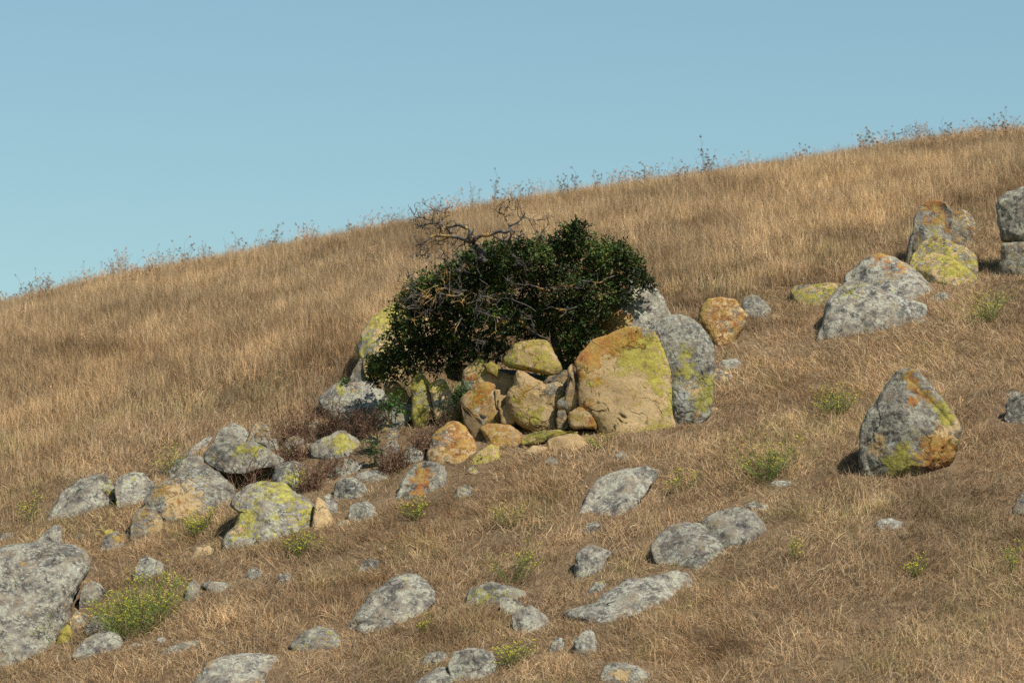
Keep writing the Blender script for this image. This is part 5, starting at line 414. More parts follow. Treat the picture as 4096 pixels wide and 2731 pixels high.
def make_rock(k, spec):
    global _vo
    name, label, org, (yaw, pit), out, (Df, Db), e, sub, m, blobs, nz, ck, tone = spec
    cy, sy, cpt, spt = math.cos(yaw), math.sin(yaw), math.cos(pit), math.sin(pit)
    AX, AN, AV = np.array([cy, -sy, 0]), np.array([sy * cpt, cy * cpt, spt]), np.array([-sy * spt, -cy * spt, cpt])   # across, into the hill, up
    V, Fc = ico(sub); r = np.random.default_rng(100 + k)
    ths = np.linspace(-math.pi, math.pi, 361); rad, wr = outline_radius(out, ths)
    rad = np.where(rad <= 0, np.median(rad[rad > 0]), rad); rad = ring_smooth(rad, 1.0); wr = ring_smooth(wr, 5.0)
    th = np.arctan2(V[:, 2], V[:, 0]); c = np.sqrt(V[:, 0] ** 2 + V[:, 2] ** 2); s = V[:, 1]
    Rr = np.interp(th, ths, rad) * c ** e
    u = Rr * np.cos(th); v = Rr * np.sin(th)
    ru, rv = rad * np.cos(ths), rad * np.sin(ths)
    cf = np.linalg.lstsq(np.stack([np.ones_like(ru), ru, rv], 1), wr, rcond=None)[0]           # the plane the rim lies in
    w = cf[0] + cf[1] * u + cf[2] * v + np.interp(th, ths, wr - cf[0] - cf[1] * ru - cf[2] * rv) * c ** 2.0 + np.where(s < 0, -Df, Db) * np.abs(s) ** (.55 + .45 * e)
    size = (max(p[0] for p in out) - min(p[0] for p in out)) / 2; hs = (max(p[1] for p in out) - min(p[1] for p in out)) / 2
    L = math.sqrt(size * hs)
    p = np.stack([u, w, v], -1)
    # broken facets on the side towards the valley
    for q in range(0 if e < .4 else 5 if e <= .55 else 10):
        a1 = r.uniform(-2.6, -0.5); n = np.array([math.cos(a1) * .8, math.sin(a1), r.uniform(-.35, .95)]); n /= np.linalg.norm(n)
        pr = p @ n; lim = pr.max() - r.uniform(.05, .12 if e <= .55 else .26) * L; ex = np.maximum(0, pr - lim)
        soft = .25 + .75 * np.clip((1.0 - c) / .15, 0, 1)
        p = p - (ex * .93 * soft)[:, None] * n
    nr = p / (np.linalg.norm(p, axis=1)[:, None] + 1e-9)
    q = p / L + r.uniform(0, 90, 3)
    rg = 1 - np.abs(fbm(q * 2.2 + 21, 4, .55)) * 2
    disp = nz * 1.0 * L * fbm(q * 1.3, 3, .5) + nz * .9 * L * fbm(q * 4.0 + 9, 5, .62) - nz * .55 * L * np.clip(rg, 0, 1) ** 3
    # flaked surface: thin layers broken off along curved edges
    fl = fbm(q * 1.5 + 63, 4, .5) * 4.5; ff = fl - np.floor(fl); disp += nz * .33 * L * (np.floor(fl) + sm(ff, .42, .58))
    # ledges: slightly stepped bedding
    bed = p[:, 2] * .9 + p[:, 0] * r.uniform(-.4, .4) + .15 * L * fbm(q * 1.1 + 31, 3)
    disp += nz * .25 * L * np.tanh(4 * np.sin(bed / L * r.uniform(6, 10)))
    if ck > 0:
        for z in range(2):
            f1 = fbm(q * (0.8 + .5 * z) + 55 + 13 * z, 4, .55)
            msk = np.clip(fbm(q * .9 + 77 + z * 5, 2) * 5 + .6, 0, 1)
            wd = .02 + .010 * z
            disp -= ck * .11 * L * msk * np.exp(-(f1 / wd) ** 2)
    p = p + nr * disp[:, None]
    ch = np.zeros((len(p), 4)) + np.array(m)
    wob = .35 * fbm(p * 3.1 + k, 3, .6)
    for bi, (kind, bx, bz, br, st) in enumerate(blobs):
        jx = br * .9 * fbm(p / br * .9 + 7 + bi * 3.7, 4, .6); jz = br * .9 * fbm(p / br * .9 + 51 + bi * 2.9, 4, .6)
        g = st * np.exp(-(((p[:, 0] - bx + jx) ** 2 + (p[:, 2] - bz + jz) ** 2) / (br * 1.12) ** 2) * (1 + wob)) * np.where(s < .3, 1, .4)
        ch[:, 'oygw'.index(kind)] += g
    world_off = p[:, :1] * AX + p[:, 2:] * AV + p[:, 1:2] * AN
    o = mesh_obj(name, world_off, Fc, ROCK, smooth=True)
    o.location = org
    ch[:, :2] = np.minimum(ch[:, :2], .82)
    vattr(o.data, 'lichen', np.clip(ch, 0, 1.2))
    o.color = (tone, tone * .985, tone * .96, 1) if tone < 1 else (tone, tone, tone, 1)      # each stone's own tone; the darkest two stand for shade
    tag(o, label, 'rock' if name == 'rubble_stone' else name, 'loose rubble stones' if name == 'rubble_stone' else 'lichened rocks on the slope')
    wv = world_off + np.array(org); rock_bv.append(wv); rock_bf.append(Fc + _vo); _vo += len(wv)
    return o
for k, sp_ in enumerate(ROCKS): make_rock(k, sp_)
bvh = BVHTree.FromPolygons([tuple(v) for v in np.concatenate(rock_bv)], np.concatenate(rock_bf).tolist())

# ---------------------------------------------------------------- blade and tube builders
class Mesh:
    def __init__(s): s.v = []; s.f = []; s.c = []; s.n = 0
    def add(s, v, f, c):
        v = np.asarray(v, float); s.v.append(v); s.f += [tuple(i + s.n for i in q) for q in f]
        s.c.append(np.broadcast_to(np.asarray(c, float), (len(v), 3))); s.n += len(v)
    def tube(s, pts, radii, c, n=5):
        pts = [Vector(p) for p in pts]; vs = []; fs = []
        for i, p in enumerate(pts):
            t = (pts[min(i + 1, len(pts) - 1)] - pts[max(i - 1, 0)])
            if t.length < 1e-6: t = Vector((0, 0, 1))
            t.normalize(); a = t.orthogonal().normalized(); b = t.cross(a)
            for j in range(n):
                an = 2 * math.pi * j / n; vs.append(p + (a * math.cos(an) + b * math.sin(an)) * radii[i])
        for i in range(len(pts) - 1):
            for j in range(n):
                fs.append((i * n + j, i * n + (j + 1) % n, (i + 1) * n + (j + 1) % n, (i + 1) * n + j))
        fs.append(tuple(range(n))[::-1]); fs.append(tuple((len(pts) - 1) * n + j for j in range(n)))
        s.add([tuple(v) for v in vs], fs, c)
    def blade(s, base, d, side, length, width, droop, c0, c1, seg=3):
        vs = []; fs = []; cs = []
        p = np.array(base, float); d = np.array(d, float); side = np.array(side)
        for i in range(seg + 1):
            f = i / seg; wd = width * (1 - f) ** .7 * .5
            if i < seg: vs += [p - side * wd, p + side * wd]; cs += [c0 + (c1 - c0) * f] * 2
            else: vs.append(p); cs.append(c1)
            d = d + np.array([0, 0, -droop / seg]); d /= np.linalg.norm(d); p = p + d * length / seg
        for i in range(seg - 1): fs.append((2 * i, 2 * i + 1, 2 * i + 3, 2 * i + 2))
        fs.append((2 * seg - 2, 2 * seg - 1, 2 * seg))
        s.add(vs, fs, 0); s.c[-1] = np.array(cs)
    def leaf(s, base, d, up, length, width, c):
        d = np.array(d); up = np.array(up); sd = np.cross(d, up); sd /= np.linalg.norm(sd) + 1e-9; up = np.cross(sd, d)
        b = np.array(base); h = width * .5
        vs = [b, b + d * length * .35 + sd * h + up * h * .35, b + d * length * .8 + sd * h * .7 + up * h * .25, b + d * length - up * length * .08,
              b + d * length * .8 - sd * h * .7 + up * h * .25, b + d * length * .35 - sd * h + up * h * .35]
        s.add(vs, [(0, 1, 2, 3), (0, 3, 4, 5)], c)
    def build(s, name, mat, parent=None, origin=None, smooth=False):
        v = np.concatenate(s.v)
        if origin is not None: v = v - np.array(origin)
        o = mesh_obj(name, v, s.f, mat, parent, smooth)
        vattr(o.data, 'col', np.concatenate([np.concatenate(s.c), np.ones((s.n, 1))], 1)); return o

# ---------------------------------------------------------------- grass blades
PAL = np.array([[.60, .43, .255], [.67, .54, .36], [.48, .30, .168], [.29, .197, .122], [.42, .35, .26], [.25, .27, .09]])   # straw, pale, rust, brown, grey, green
def blades(base, az, tilt, ln, wd, droop, c0, c1):
    """n tapering blades of three triangles each"""
    n = len(base); d = np.stack([np.sin(tilt) * np.cos(az), np.sin(tilt) * np.sin(az), np.cos(tilt)], -1)
    r = rng.normal(size=(n, 3)); sd = np.cross(d, r); sd /= np.linalg.norm(sd, axis=1)[:, None]
    mid = base + d * (ln * .5)[:, None]
    d2 = d.copy(); d2[:, 2] -= droop; d2 /= np.linalg.norm(d2, axis=1)[:, None]
    tip = mid + d2 * (ln * .5)[:, None]; h = (wd * .5)[:, None]
    V = np.stack([base - sd * h, base + sd * h, mid - sd * h * .75, mid + sd * h * .75, tip], 1)
    C = np.stack([c0, c0, (c0 + c1) / 2, (c0 + c1) / 2, c1], 1)
    k = (np.arange(n) * 5)[:, None, None]; F = (k + np.array([[0, 1, 3], [0, 3, 2], [2, 3, 4]])[None]).reshape(-1, 3)
    return V.reshape(-1, 3), F, C.reshape(-1, 3)
def join(parts):
    v, f, c, o = [], [], [], 0
    for V, F, C in parts: v.append(V); f.append(F + o); c.append(C); o += len(V)
    return np.concatenate(v), np.concatenate(f), np.concatenate(c)
def blade_obj(name, parts, mat):
    V, F, C = join(parts); o = mesh_obj(name, V, F, mat); vattr(o.data, 'col', np.concatenate([C, np.ones((len(C), 1))], 1)); return o
def pick_col(n, w):
    i = rng.choice(len(PAL), n, p=np.array(w) / sum(w)); j = rng.choice(len(PAL) - 1, n, p=np.array(w[:5]) / sum(w[:5])); f = rng.random((n, 1)) * .6
    return (PAL[i] * (1 - f) + PAL[j] * f) * rng.uniform(.80, 1.12, (n, 1))
protos = bpy.data.collections.new('tufts')
def proto_link(o): col.objects.unlink(o); protos.objects.link(o)
def proto(name, m, mat): o = m.build(name, mat); proto_link(o); return o
# square metres of tall hill grass, sheared to the fall of the hill
SLOPES = [.40, .34, .28, .22, .17]; VAR = 4; HALF = .62
for i, gy_ in enumerate(SLOPES):
    for j in range(VAR):
        nt = 225; cx, cy = rng.uniform(-HALF, HALF, (2, nt)); nb = 9; n = nt * nb
        bx = np.repeat(cx, nb) + rng.normal(0, .05, n); by = np.repeat(cy, nb) + rng.normal(0, .05, n)
        B = np.stack([bx, by, .172 * bx + gy_ * by - .02], -1); th = np.repeat(rng.uniform(.65, 1.15, nt), nb); tone = np.repeat(rng.uniform(.5, 1.2, nt) * (1 + .5 * fbm(np.stack([cx, cy, 0 * cx + i * 7 + j * 3.3], -1) * 2.2, 2)), nb)[:, None]
        c = pick_col(n, [.42, .26, .20, .06, .08, .01]) * tone
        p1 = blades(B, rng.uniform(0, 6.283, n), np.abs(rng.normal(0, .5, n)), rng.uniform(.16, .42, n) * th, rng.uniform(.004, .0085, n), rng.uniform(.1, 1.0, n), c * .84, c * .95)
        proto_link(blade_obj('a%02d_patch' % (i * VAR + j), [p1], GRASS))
NP = len(SLOPES) * VAR
def dry_weed_mesh(m, base, h, r2, stems, head, c0=np.array([.15, .115, .085]), wid=.004):
    base = Vector(base)
    for k in range(stems):
        a = r2.uniform(0, 6.283); lean = r2.uniform(.02, .3)
        p0 = base + Vector((r2.uniform(-.04, .04), r2.uniform(-.04, .04), 0)); pts = [p0]; d = Vector((math.cos(a) * lean, math.sin(a) * lean, 1)).normalized()
        hh = h * r2.uniform(.55, 1.0); n = 5
        for i in range(n):
            d = (d + Vector((r2.uniform(-.13, .13), r2.uniform(-.13, .13), .05))).normalized(); pts.append(pts[-1] + d * hh / n)
        cc = c0 * r2.uniform(.7, 1.5); m.tube(pts, [wid * (1 - .6 * i / n) for i in range(n + 1)], cc, 3)
        for i in range(2, n + 1):
            for q in range(2):
                if r2.random() < .75:
                    az = r2.uniform(0, 6.283); e = Vector((math.cos(az), math.sin(az), r2.uniform(.7, 1.6))).normalized(); ln = hh * r2.uniform(.08, .24)
                    tip = pts[i] + e * ln; m.tube([pts[i], pts[i] + e * ln * .5 + Vector((0, 0, .01)), tip], [wid * .5, wid * .45, wid * .35], cc, 3)
                    if head and r2.random() < .85:
                        for w_ in range(5):
                            dd = np.array([r2.gauss(0, 1), r2.gauss(0, 1), r2.gauss(.5, .8)]); dd /= np.linalg.norm(dd)
                            sd = np.cross(dd, [.2, .7, .6]); sd /= np.linalg.norm(sd)
                            m.blade(tuple(tip), dd, sd, head * r2.uniform(.6, 1.3), head * .55, .1, cc * 1.5, cc * 1.2, 2)
r2 = random.Random(8)
for i in range(4):
    m = Mesh(); dry_weed_mesh(m, (0, 0, 0), 1.0, r2, 4, .045, wid=.007); proto('w%02d_weed' % i, m, DRYI)

# ---------------------------------------------------------------- scatter with geometry nodes
def scatter(name, pts, scl, rot, kind, tint, label, cat):
    me = bpy.data.meshes.new(name); me.vertices.add(len(pts)); me.vertices.foreach_set('co', np.asarray(pts, np.float32).ravel())
    for nm, typ, fld, data in (('scl', 'FLOAT_VECTOR', 'vector', scl), ('rot', 'FLOAT_VECTOR', 'vector', rot), ('kindx', 'INT', 'value', kind), ('tint', 'FLOAT_COLOR', 'color', tint)):
        a = me.attributes.new(nm, typ, 'POINT'); a.data.foreach_set(fld, np.asarray(data, np.int32 if typ == 'INT' else np.float32).ravel())
    o = bpy.data.objects.new(name, me); col.objects.link(o)
    ng = bpy.data.node_groups.new(name, 'GeometryNodeTree')
    ng.interface.new_socket('Geometry', in_out='INPUT', socket_type='NodeSocketGeometry'); ng.interface.new_socket('Geometry', in_out='OUTPUT', socket_type='NodeSocketGeometry')
    N = ng.nodes; gi = N.new('NodeGroupInput'); go = N.new('NodeGroupOutput')
    ip = N.new('GeometryNodeInstanceOnPoints'); ci = N.new('GeometryNodeCollectionInfo'); ci.inputs[0].default_value = protos
    ci.inputs['Separate Children'].default_value = True; ci.inputs['Reset Children'].default_value = True
    ip.inputs['Pick Instance'].default_value = True
    def na(nm, dt):
        q = N.new('GeometryNodeInputNamedAttribute'); q.data_type = dt; q.inputs[0].default_value = nm; return q.outputs[0]
    lk = ng.links.new
    lk(gi.outputs[0], ip.inputs['Points']); lk(ci.outputs[0], ip.inputs['Instance']); lk(na('kindx', 'INT'), ip.inputs['Instance Index'])
    e2r = N.new('FunctionNodeEulerToRotation'); lk(na('rot', 'FLOAT_VECTOR'), e2r.inputs[0]); lk(e2r.outputs[0], ip.inputs['Rotation'])
    lk(na('scl', 'FLOAT_VECTOR'), ip.inputs['Scale']); lk(ip.outputs[0], go.inputs[0])
    md = o.modifiers.new('scatter', 'NODES'); md.node_group = ng
    o['kind'] = 'stuff'; tag(o, label, cat); return o

# hill behind the outcrop
yy = np.arange(49.8, 69.6, .62); P_, K_ = [], []
for y in yy:
    hw = .155 * y + .8
    for x in np.arange(-hw, hw, .62):
        px_, py_ = x + rng.uniform(-.2, .2), y + rng.uniform(-.2, .2)
        if py_ < 50.0 + min(max(px_ * .7, 0), 4.8): continue
        g = float(_slope(np.array(py_)))
        P_.append((px_, py_, float(ground_z(px_, py_)))); K_.append(int(np.argmin([abs(g - q) for q in SLOPES])) * VAR + rng.integers(0, VAR))
P_ = np.array(P_); n = len(P_); q = P_ * np.array([1, 1, 0]); nA = fbm(q * .3 + 5, 3); nB = fbm(q * .9 + 40, 3)
br = (1.14 + .42 * nB + .36 * nA) * rng.uniform(.9, 1.1, n); red = .6 + .8 * nA
tint = np.stack([br, br * (.985 - .05 * red), br * (.95 - .13 * red), np.ones(n)], -1)
o = scatter('hill_grass', P_, np.stack([np.ones(n), np.ones(n), 1.0 + 0 * br], -1), np.zeros((n, 3)), np.array(K_), np.clip(tint, .3, 1.4), 'tall golden dry grass on the hill behind the outcrop, up to the skyline', 'grass')
# low matted grass around the rocks: every blade real
nt = 41500; y = rng.uniform(36.8, 55.4, nt); x = rng.uniform(-1, 1, nt) * .152 * 55.4; kp = (np.abs(x) < .152 * y + .2) & (y < 50.6 + np.clip(x * .7, 0, 4.8)); x, y = x[kp], y[kp]
pts = np.stack([x, y, ground_z(x, y)], -1); q = np.stack([x, y, 0 * x], -1)
nA = fbm(q * .35 + 5, 4, .55); nB = fbm(q * .9 + 40, 4, .55); nC = fbm(q * 2.6 + 70, 3, .6); nD = fbm(q * .45 + 90, 3)
far = sm(y - np.clip(x * .7, 0, 4.8) + nA * 2.0, 46.5, 50.0); prox = np.ones(len(pts)); keep = np.ones(len(pts), bool)
for i in range(len(pts)):
    p = Vector(pts[i])
    h = bvh.ray_cast(p + Vector((0, 0, 6)), Vector((0, 0, -1)))[0]
    if h is not None and h.z > p.z + .03: keep[i] = False; continue
    if abs(p.x + 1.7) < 1.1 and 44.3 < p.y < 46.7:            # thin, trodden grass inside the rock pile
        if rng.random() < .45: keep[i] = False; continue
        prox[i] = .45; continue
    dist = bvh.find_nearest(p + Vector((0, .05, .03)), .35)[3]
    if dist is not None: prox[i] = .55 + .45 * min(1, dist / .35)
bare = (nB + .5 * nC < -.42) & (far < .5); keep &= ~(bare & (rng.random(len(pts)) < .5))
pts, far, prox, nA, nB, nC, nD = [z[keep] for z in (pts, far, prox, nA, nB, nC, nD)]
nb = 17; R = lambda a: np.repeat(a, nb, 0); nt = len(pts); n = nt * nb
far, prox, nA, nB, nC, nD = map(R, (far, prox, nA, nB, nC, nD)); P0 = R(pts)
kindr = R(rng.random(nt)); upr = kindr < .16 + .6 * far + .3 * sm(nB, -.1, .4); mat_ = (~upr) & (kindr < .86)
P0 = P0 + np.stack([rng.normal(0, .075, n), rng.normal(0, .075, n), np.zeros(n)], -1); P0[:, 2] = ground_z(P0[:, 0], P0[:, 1]) - .015
P0[:, 2] += np.where(mat_, rng.uniform(0, .05, n) * prox, 0)
flow = R(rng.uniform(0, 6.283, nt)) * .5 + nA * 4
az = np.where(mat_, flow + rng.normal(0, 1.2, n), rng.uniform(0, 6.283, n))
tilt = np.where(upr, np.abs(rng.normal(0, .36, n)), np.where(mat_, rng.uniform(.4, 1.4, n), np.abs(rng.normal(0, .75, n))))
ln = np.where(upr, rng.uniform(.10, .27, n) * (1 + .35 * far), np.where(mat_, rng.uniform(.10, .32, n), rng.uniform(.06, .16, n))) * (.74 + .3 * nB) * prox
wd = rng.uniform(.004, .0072, n) * (1 + .25 * far)
c = pick_col(n, [.36, .19, .24, .13, .08, 0]); grn = R((rng.random(nt) < .35)) & (nD + .5 * nB > .14); gf = rng.uniform(.2, .7, (n, 1)) * grn[:, None]; c = c * (1 - gf) + PAL[5] * gf
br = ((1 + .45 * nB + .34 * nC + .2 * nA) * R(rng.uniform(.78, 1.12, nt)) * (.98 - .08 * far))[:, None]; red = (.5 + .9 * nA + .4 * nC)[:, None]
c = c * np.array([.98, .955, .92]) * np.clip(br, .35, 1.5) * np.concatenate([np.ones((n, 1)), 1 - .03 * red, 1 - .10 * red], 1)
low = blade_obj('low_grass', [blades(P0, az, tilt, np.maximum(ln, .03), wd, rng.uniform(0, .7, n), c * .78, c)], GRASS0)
low['kind'] = 'stuff'; tag(low, 'low matted brown dry grass around the rocks in the foreground', 'grass')
# dry weeds in the hill grass and along the skyline
wy = np.concatenate([rng.uniform(61, 68, 460), rng.uniform(50, 66, 260)]); wx = rng.uniform(-1, 1, len(wy)) * .16 * wy
wp = np.stack([wx, wy, ground_z(wx, wy)], -1); wz = fbm(np.stack([wx, wy, 0 * wx], -1) * .5 + 3, 3)
kp = wz + rng.normal(0, .12, len(wy)) > -.02 - .12 * (wy > 63); kp[460:] &= (wz[460:] > .12)
wp = wp[kp]; n = len(wp); s = rng.uniform(.28, .62, n) * np.where(wp[:, 1] > 60, 1, .75)
scatter('dry_weeds', wp, np.stack([s * 1.1, s * 1.1, s], -1), np.stack([rng.normal(0, .1, n), rng.normal(0, .1, n), rng.uniform(0, 6.28, n)], -1), rng.integers(NP, NP + 4, n),
        np.concatenate([rng.uniform(1.3, 2.5, (n, 1)) * np.array([[1.15, .93, .70]]), np.ones((n, 1))], 1), 'thin dry weed stalks fringing the skyline and dotted through the hill grass', 'weeds')

# ---------------------------------------------------------------- the bush
base = BUSH_BASE
bush = empty('evergreen_shrub', base); tag(bush, 'dark glossy green shrub growing out of the boulders, bare dead limbs at its top left', 'shrub')
r3 = random.Random(21); leaves = Mesh(); LB = np.array(LOBES); lv, lf, lc = [], [], []
cen = LB[:, :3].mean(0)
NL = 0
for (lx, ly, lz, rx, ry, rz) in LOBES:
    area = (rx * rz + rx * ry + ry * rz) / 3
    ns = int(3700 * area) + 28
    for i in range(ns):
        d = np.array([r3.gauss(0, 1), r3.gauss(0, 1) - .35, r3.gauss(0, 1) + .25]); d /= np.linalg.norm(d)
        sh = r3.uniform(.45, 1.03) if r3.random() < .86 else r3.uniform(1.0, 1.28)
        p = np.array([lx, ly, lz]) + d * np.array([rx, ry, rz]) * sh
        g = d * .8 + np.array([r3.gauss(0, .5), r3.gauss(0, .5) - .1, r3.gauss(0, .5) + .35]); g /= np.linalg.norm(g)
        L = r3.uniform(.05, .12); tone = r3.uniform(.75, 1.6) * (1.0 + 1.1 * mnoise.noise(Vector(p) * 3.2)); nl = r3.randint(5, 9)
        yo = r3.random() < .24
        for j in range(nl):
            f = (j + .5) / nl; q = p + g * L * f
            dd = g * .5 + np.array([r3.gauss(0, .75), r3.gauss(0, .75), r3.gauss(0, .6)]); dd /= np.linalg.norm(dd)
            up = np.array([r3.gauss(0, .5), r3.gauss(0, .5) - .25, 1.0])
            c = np.array([.040, .066, .014]) * tone if not yo else np.array([.095, .115, .024]) * tone
            if r3.random() < .012: c = np.array([.20, .09, .035])
            leaves.leaf(q, dd, up, r3.uniform(.025, .054), r3.uniform(.015, .029), c)
crown = leaves.build('crown', LEAF, bush, base); crown['kind'] = 'stuff'
def limb_points(pts, r2_, wob=.35):
    out_ = []
    for i in range(len(pts) - 1):
        a, b = Vector(pts[i]), Vector(pts[i + 1]); d = (b - a).length
        out_ += [a, a.lerp(b, .5) + Vector((r2_.uniform(-1, 1), r2_.uniform(-1, 1), r2_.uniform(-1, 1))) * d * .09]
    return out_ + [Vector(pts[-1])]
def twigs(m, pts, r, r2_, depth, count, ln):
    for k in range(count):
        i = r2_.randrange(len(pts) - 1); p = pts[i].lerp(pts[i + 1], r2_.random())
        t = (pts[i + 1] - pts[i]).normalized(); d = (t * .5 + Vector((r2_.gauss(0, .8), r2_.gauss(0, .5), r2_.gauss(0, .8)))).normalized()
        tp = [p]; L = ln * r2_.uniform(.4, 1.1)
        for j in range(3):
            d = (d + Vector((r2_.gauss(0, .35), r2_.gauss(0, .35), r2_.gauss(0, .35)))).normalized(); tp.append(tp[-1] + d * L / 3)
        m.tube(tp, [r, r * .8, r * .6, r * .4], (.2, .17, .14), 3)
        if depth: twigs(m, tp, r * .7, r2_, depth - 1, 3, ln * .55)
def limbs(table, name, mat, tw, sd, ln):
    r2_ = random.Random(sd)
    for k, (pts, r0, r1) in enumerate(table):
        m = Mesh(); q = limb_points(pts, r2_); n = len(q)
        m.tube(q, [max(.0035, .85 * (r0 + (r1 - r0) * i / (n - 1)) * r2_.uniform(.88, 1.15)) for i in range(n)], (.2, .17, .14), 7 if r0 > .015 else 5)
        length = sum((q[i + 1] - q[i]).length for i in range(n - 1))
        limb = m.build(name, mat, bush, base, smooth=True); tm = Mesh()
        twigs(tm, q, .0062, r2_, 1, int(tw(k, pts) * length) + 1, ln)
        tm.build('twigs', mat, limb, base)['kind'] = 'stuff'
xm = np.mean([p[0] for t in DEAD for p in t[0]])
limbs(TRUNKS, 'trunk', BARK, lambda k, p: 1, 31, .15)
limbs(DEAD, 'bare_limb', BARK, lambda k, p: 26 if p[0][0] < -.8 else 7, 32, .19)
limbs(INNER, 'bare_limb', BARK, lambda k, p: 12, 34, .16)
limbs(LICHEN_LIMBS, 'lichened_limb', LBARK, lambda k, p: 14, 33, .2)

# ---------------------------------------------------------------- the small animal on the bare limb
def skin_body(name, joints, edges, radii, mat, loc):
    me = bpy.data.meshes.new(name); me.from_pydata(joints, edges, []); o = bpy.data.objects.new(name, me); col.objects.link(o); o.location = loc
    md = o.modifiers.new('skin', 'SKIN'); o.modifiers.new('sub', 'SUBSURF').levels = 2; o.modifiers['sub'].render_levels = 2
    for i, rdd in enumerate(radii): me.skin_vertices[0].data[i].radius = rdd
    me.skin_vertices[0].data[0].use_root = True
    dg = bpy.context.evaluated_depsgraph_get(); me2 = bpy.data.meshes.new_from_object(o.evaluated_get(dg)); o.modifiers.clear(); o.data = me2
    me2.materials.clear(); me2.materials.append(mat); me2.polygons.foreach_set('use_smooth', [True] * len(me2.polygons)); return o
def fur_material():
    t = NT('brown_fur'); tc = t.n('ShaderNodeTexCoord'); a = t.noise(tc.outputs['Object'], 90, 6, .7)
    t.l(t.ramp(a, [(.35, (.07, .05, .035)), (.65, (.19, .145, .10))]), t.b.inputs['Base Color']); t.b.inputs['Roughness'].default_value = .95; return t.m
sx, sy_, sz = SQUIRREL
J = [(0, 0, 0), (.012, 0, .018), (-.006, -.01, .03), (-.028, -.015, .018), (-.046, -.02, .004), (.018, .0, -.03), (.022, .005, -.075), (.03, .01, -.12), (-.012, -.018, -.02), (-.016, -.022, -.045), (.012, -.018, -.03), (.012, -.022, -.052), (-.03, -.012, .035), (-.022, -.026, .036)]
E = [(0, 1), (1, 2), (2, 3), (3, 4), (0, 5), (5, 6), (6, 7), (0, 8), (8, 9), (0, 10), (10, 11), (3, 12), (3, 13)]
Rd = [(.034, .034), (.033, .033), (.026, .026), (.019, .018), (.008, .008), (.013, .013), (.014, .014), (.006, .006), (.011, .011), (.006, .006), (.012, .012), (.006, .006), (.006, .004), (.006, .004)]
sq = skin_body('squirrel', J, E, Rd, fur_material(), SQUIRREL); tag(sq, 'small brown furry animal hunched on the bare limb above the shrub', 'squirrel')

# ---------------------------------------------------------------- green weeds
def mustard(k, label, p, wr, h, ns, g):
    r2_ = random.Random(300 + k); t = empty('mustard_plant', p); tag(t, label, 'weed', 'green flowering weeds in the dry grass')
    st, fl, lf_ = Mesh(), Mesh(), Mesh(); gc = np.array([.25, .29, .08]) * (.75 + .3 * g)
    for i in range(ns):
        a = r2_.uniform(0, 6.283); rad = wr * math.sqrt(r2_.random())
        bx = Vector((math.cos(a) * rad * (.4 if ns > 100 else .12), math.sin(a) * rad * (.6 if ns > 100 else .15), 0)); tx = Vector((math.cos(a) * rad, math.sin(a) * rad * .8, h * r2_.uniform(.35, .85)))
        gz = float(ground_z(p[0] + bx.x, p[1] + bx.y)) - p[2]; bx.z = gz - .02; tx.z += float(ground_z(p[0] + tx.x, p[1] + tx.y)) - p[2]
        pts = [bx, bx.lerp(tx, .4) + Vector((r2_.gauss(0, .02), r2_.gauss(0, .02), .06 * h)), bx.lerp(tx, .75) + Vector((r2_.gauss(0, .03), r2_.gauss(0, .03), .04 * h)), tx]
        cc = gc * r2_.uniform(.6, 1.2); st.tube(pts, [.0034, .0028, .0022, .0016], cc, 3)
        ends = [tx]
        for q_ in range(4):
            o0 = pts[1].lerp(pts[3], r2_.random()); d = Vector((r2_.gauss(0, 1), r2_.gauss(0, 1), r2_.uniform(.3, 1.2))).normalized(); e = o0 + d * h * r2_.uniform(.12, .32)
            st.tube([o0, o0.lerp(e, .5) + Vector((0, 0, .01)), e], [.002, .0017, .0013], cc, 3); ends.append(e)
        for e in ends:
            if r2_.random() < .5:
                for w_ in range(4):
                    dd = np.array([r2_.gauss(0, 1), r2_.gauss(0, 1), r2_.gauss(.6, .6)]); dd /= np.linalg.norm(dd)
                    fl.leaf(np.array(e) + dd * .004, dd, (.2, -.4, 1), r2_.uniform(.010, .017), .011, np.array([.62, .55, .03]) * r2_.uniform(.75, 1.1))
        for q_ in range(int(2.6 * g) + 1):
            o0 = pts[0].lerp(pts[2], r2_.random()); d = np.array([r2_.gauss(0, 1), r2_.gauss(0, 1), r2_.gauss(.2, .5)]); d /= np.linalg.norm(d)
            lf_.leaf(np.array(o0), d, (0, -.3, 1), r2_.uniform(.03, .07), r2_.uniform(.008, .018), np.array([.15, .20, .05]) * r2_.uniform(.6, 1.3))
    so = st.build('stems', WEED, t); so['kind'] = 'stuff'; fl.build('flowers', WEED, so)['kind'] = 'stuff'; lf_.build('leaves', WEED, so)['kind'] = 'stuff'
for k, sp_ in enumerate(MUSTARD): mustard(k, *sp_)

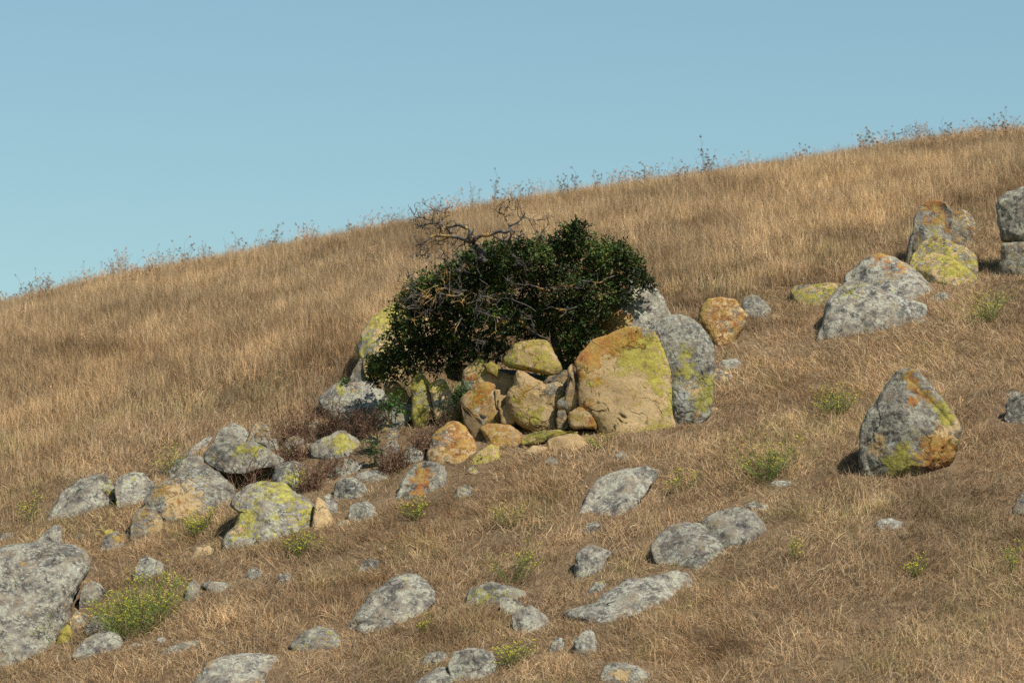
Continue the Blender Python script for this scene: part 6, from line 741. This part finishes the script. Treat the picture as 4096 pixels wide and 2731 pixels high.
# ---------------------------------------------------------------- dry brambles
def bramble(k, label, p, wr, h):
    r2_ = random.Random(500 + k); t = empty('dry_bramble', p); tag(t, label, 'bramble', 'dry brambles between the boulders')
    st, lf_ = Mesh(), Mesh(); thin = 'canes' in label
    for i in range(16 if thin else int(95 * wr / .25)):
        a = r2_.uniform(0, 6.283); rad = wr * math.sqrt(r2_.random()); bx = Vector((math.cos(a) * rad, math.sin(a) * rad * .7, 0))
        bx.z = float(ground_z(p[0] + bx.x, p[1] + bx.y)) - p[2] - .02
        d = Vector((r2_.gauss(0, .2), r2_.gauss(0, .2), 1)).normalized(); hh = h * r2_.uniform(.25, 1.2); pts = [bx]
        for j in range(5):
            d = (d + Vector((r2_.gauss(0, .2), r2_.gauss(0, .2), -.03))).normalized(); pts.append(pts[-1] + d * hh / 5)
        cc = np.array([.19, .108, .07]) * r2_.uniform(.45, 1.6)
        if r2_.random() < .1: cc = np.array([.30, .19, .11])
        st.tube(pts, [.0045, .004, .0036, .003, .0026, .0018], cc, 3)
        for q_ in range(5):
            i0 = r2_.randrange(1, 5); o0 = pts[i0]; e = Vector((r2_.gauss(0, 1), r2_.gauss(0, 1), r2_.uniform(-.2, 1))).normalized() * hh * r2_.uniform(.08, .3)
            st.tube([o0, o0 + e * .5 + Vector((0, 0, .01)), o0 + e], [.003, .0025, .0016], cc, 3)
            if not thin or q_ < 2:
                for w_ in range(1):
                    dd = np.array([r2_.gauss(0, 1), r2_.gauss(0, 1), r2_.gauss(-.2, 1)]); dd /= np.linalg.norm(dd)
                    green = r2_.random() < .10
                    c = np.array([.06, .09, .022]) if green else np.array([.16, .09, .055]) * r2_.uniform(.5, 1.6)
                    lf_.leaf(np.array(o0 + e * r2_.random()), dd, (r2_.gauss(0, .6), -.3, 1), r2_.uniform(.018, .04), r2_.uniform(.008, .016), c)
    so = st.build('stems', DRY, t); so['kind'] = 'stuff'; lf_.build('dead_leaves', DRY, so)['kind'] = 'stuff'
for k, sp_ in enumerate(BRAMBLES): bramble(k, *sp_)

# ---------------------------------------------------------------- small leafy sprigs
def leafy(k, label, p, rx, rz):
    r2_ = random.Random(700 + k); t = empty('leafy_sprig', p); tag(t, label, 'sprig', 'green leafy sprigs at the foot of the shrub')
    st, lf_ = Mesh(), Mesh(); n = int(330 * rx * rz / (.22 * .22)) + 25
    for i in range(max(4, n // 25)):
        e = Vector((r2_.uniform(-1, 1) * rx * .8, r2_.uniform(-.5, .5) * rx, r2_.uniform(-.3, 1) * rz * .9)); b = Vector((e.x * .3, e.y * .3 + .05, -rz * 1.2))
        st.tube([b, b.lerp(e, .5) + Vector((r2_.gauss(0, .02), 0, 0)), e], [.005, .004, .002], (.10, .075, .05), 3)
    for i in range(n):
        d = np.array([r2_.gauss(0, .5), r2_.gauss(0, .5), r2_.gauss(0, .5)]); q_ = d * np.array([rx, rx * .7, rz])
        dd = np.array([r2_.gauss(0, 1), r2_.gauss(0, 1), r2_.gauss(0, .7)]); dd /= np.linalg.norm(dd)
        lf_.leaf(q_, dd, (r2_.gauss(0, .4), -.3, 1), r2_.uniform(.03, .06), r2_.uniform(.018, .034), np.array([.06, .12, .028]) * r2_.uniform(.6, 1.5))
    so = st.build('stems', BARK, t); so['kind'] = 'stuff'; lf_.build('leaves', LEAF, so)['kind'] = 'stuff'
for k, sp_ in enumerate(LEAFY): leafy(k, *sp_)

# ---------------------------------------------------------------- single tall weeds on the skyline
for k, (label, p, h) in enumerate(SKYLINE):
    r2_ = random.Random(900 + k); t = empty('dry_weed', p); tag(t, label, 'dry weed', 'tall dry weeds on the skyline')
    m = Mesh(); big = 'big' in label or 'dense' in label
    dry_weed_mesh(m, (0, 0, -.03), h, r2_, 8 if big else 4, .032, np.array([.22, .165, .115]), .004); m.build('stalks', DRY, t)['kind'] = 'stuff'
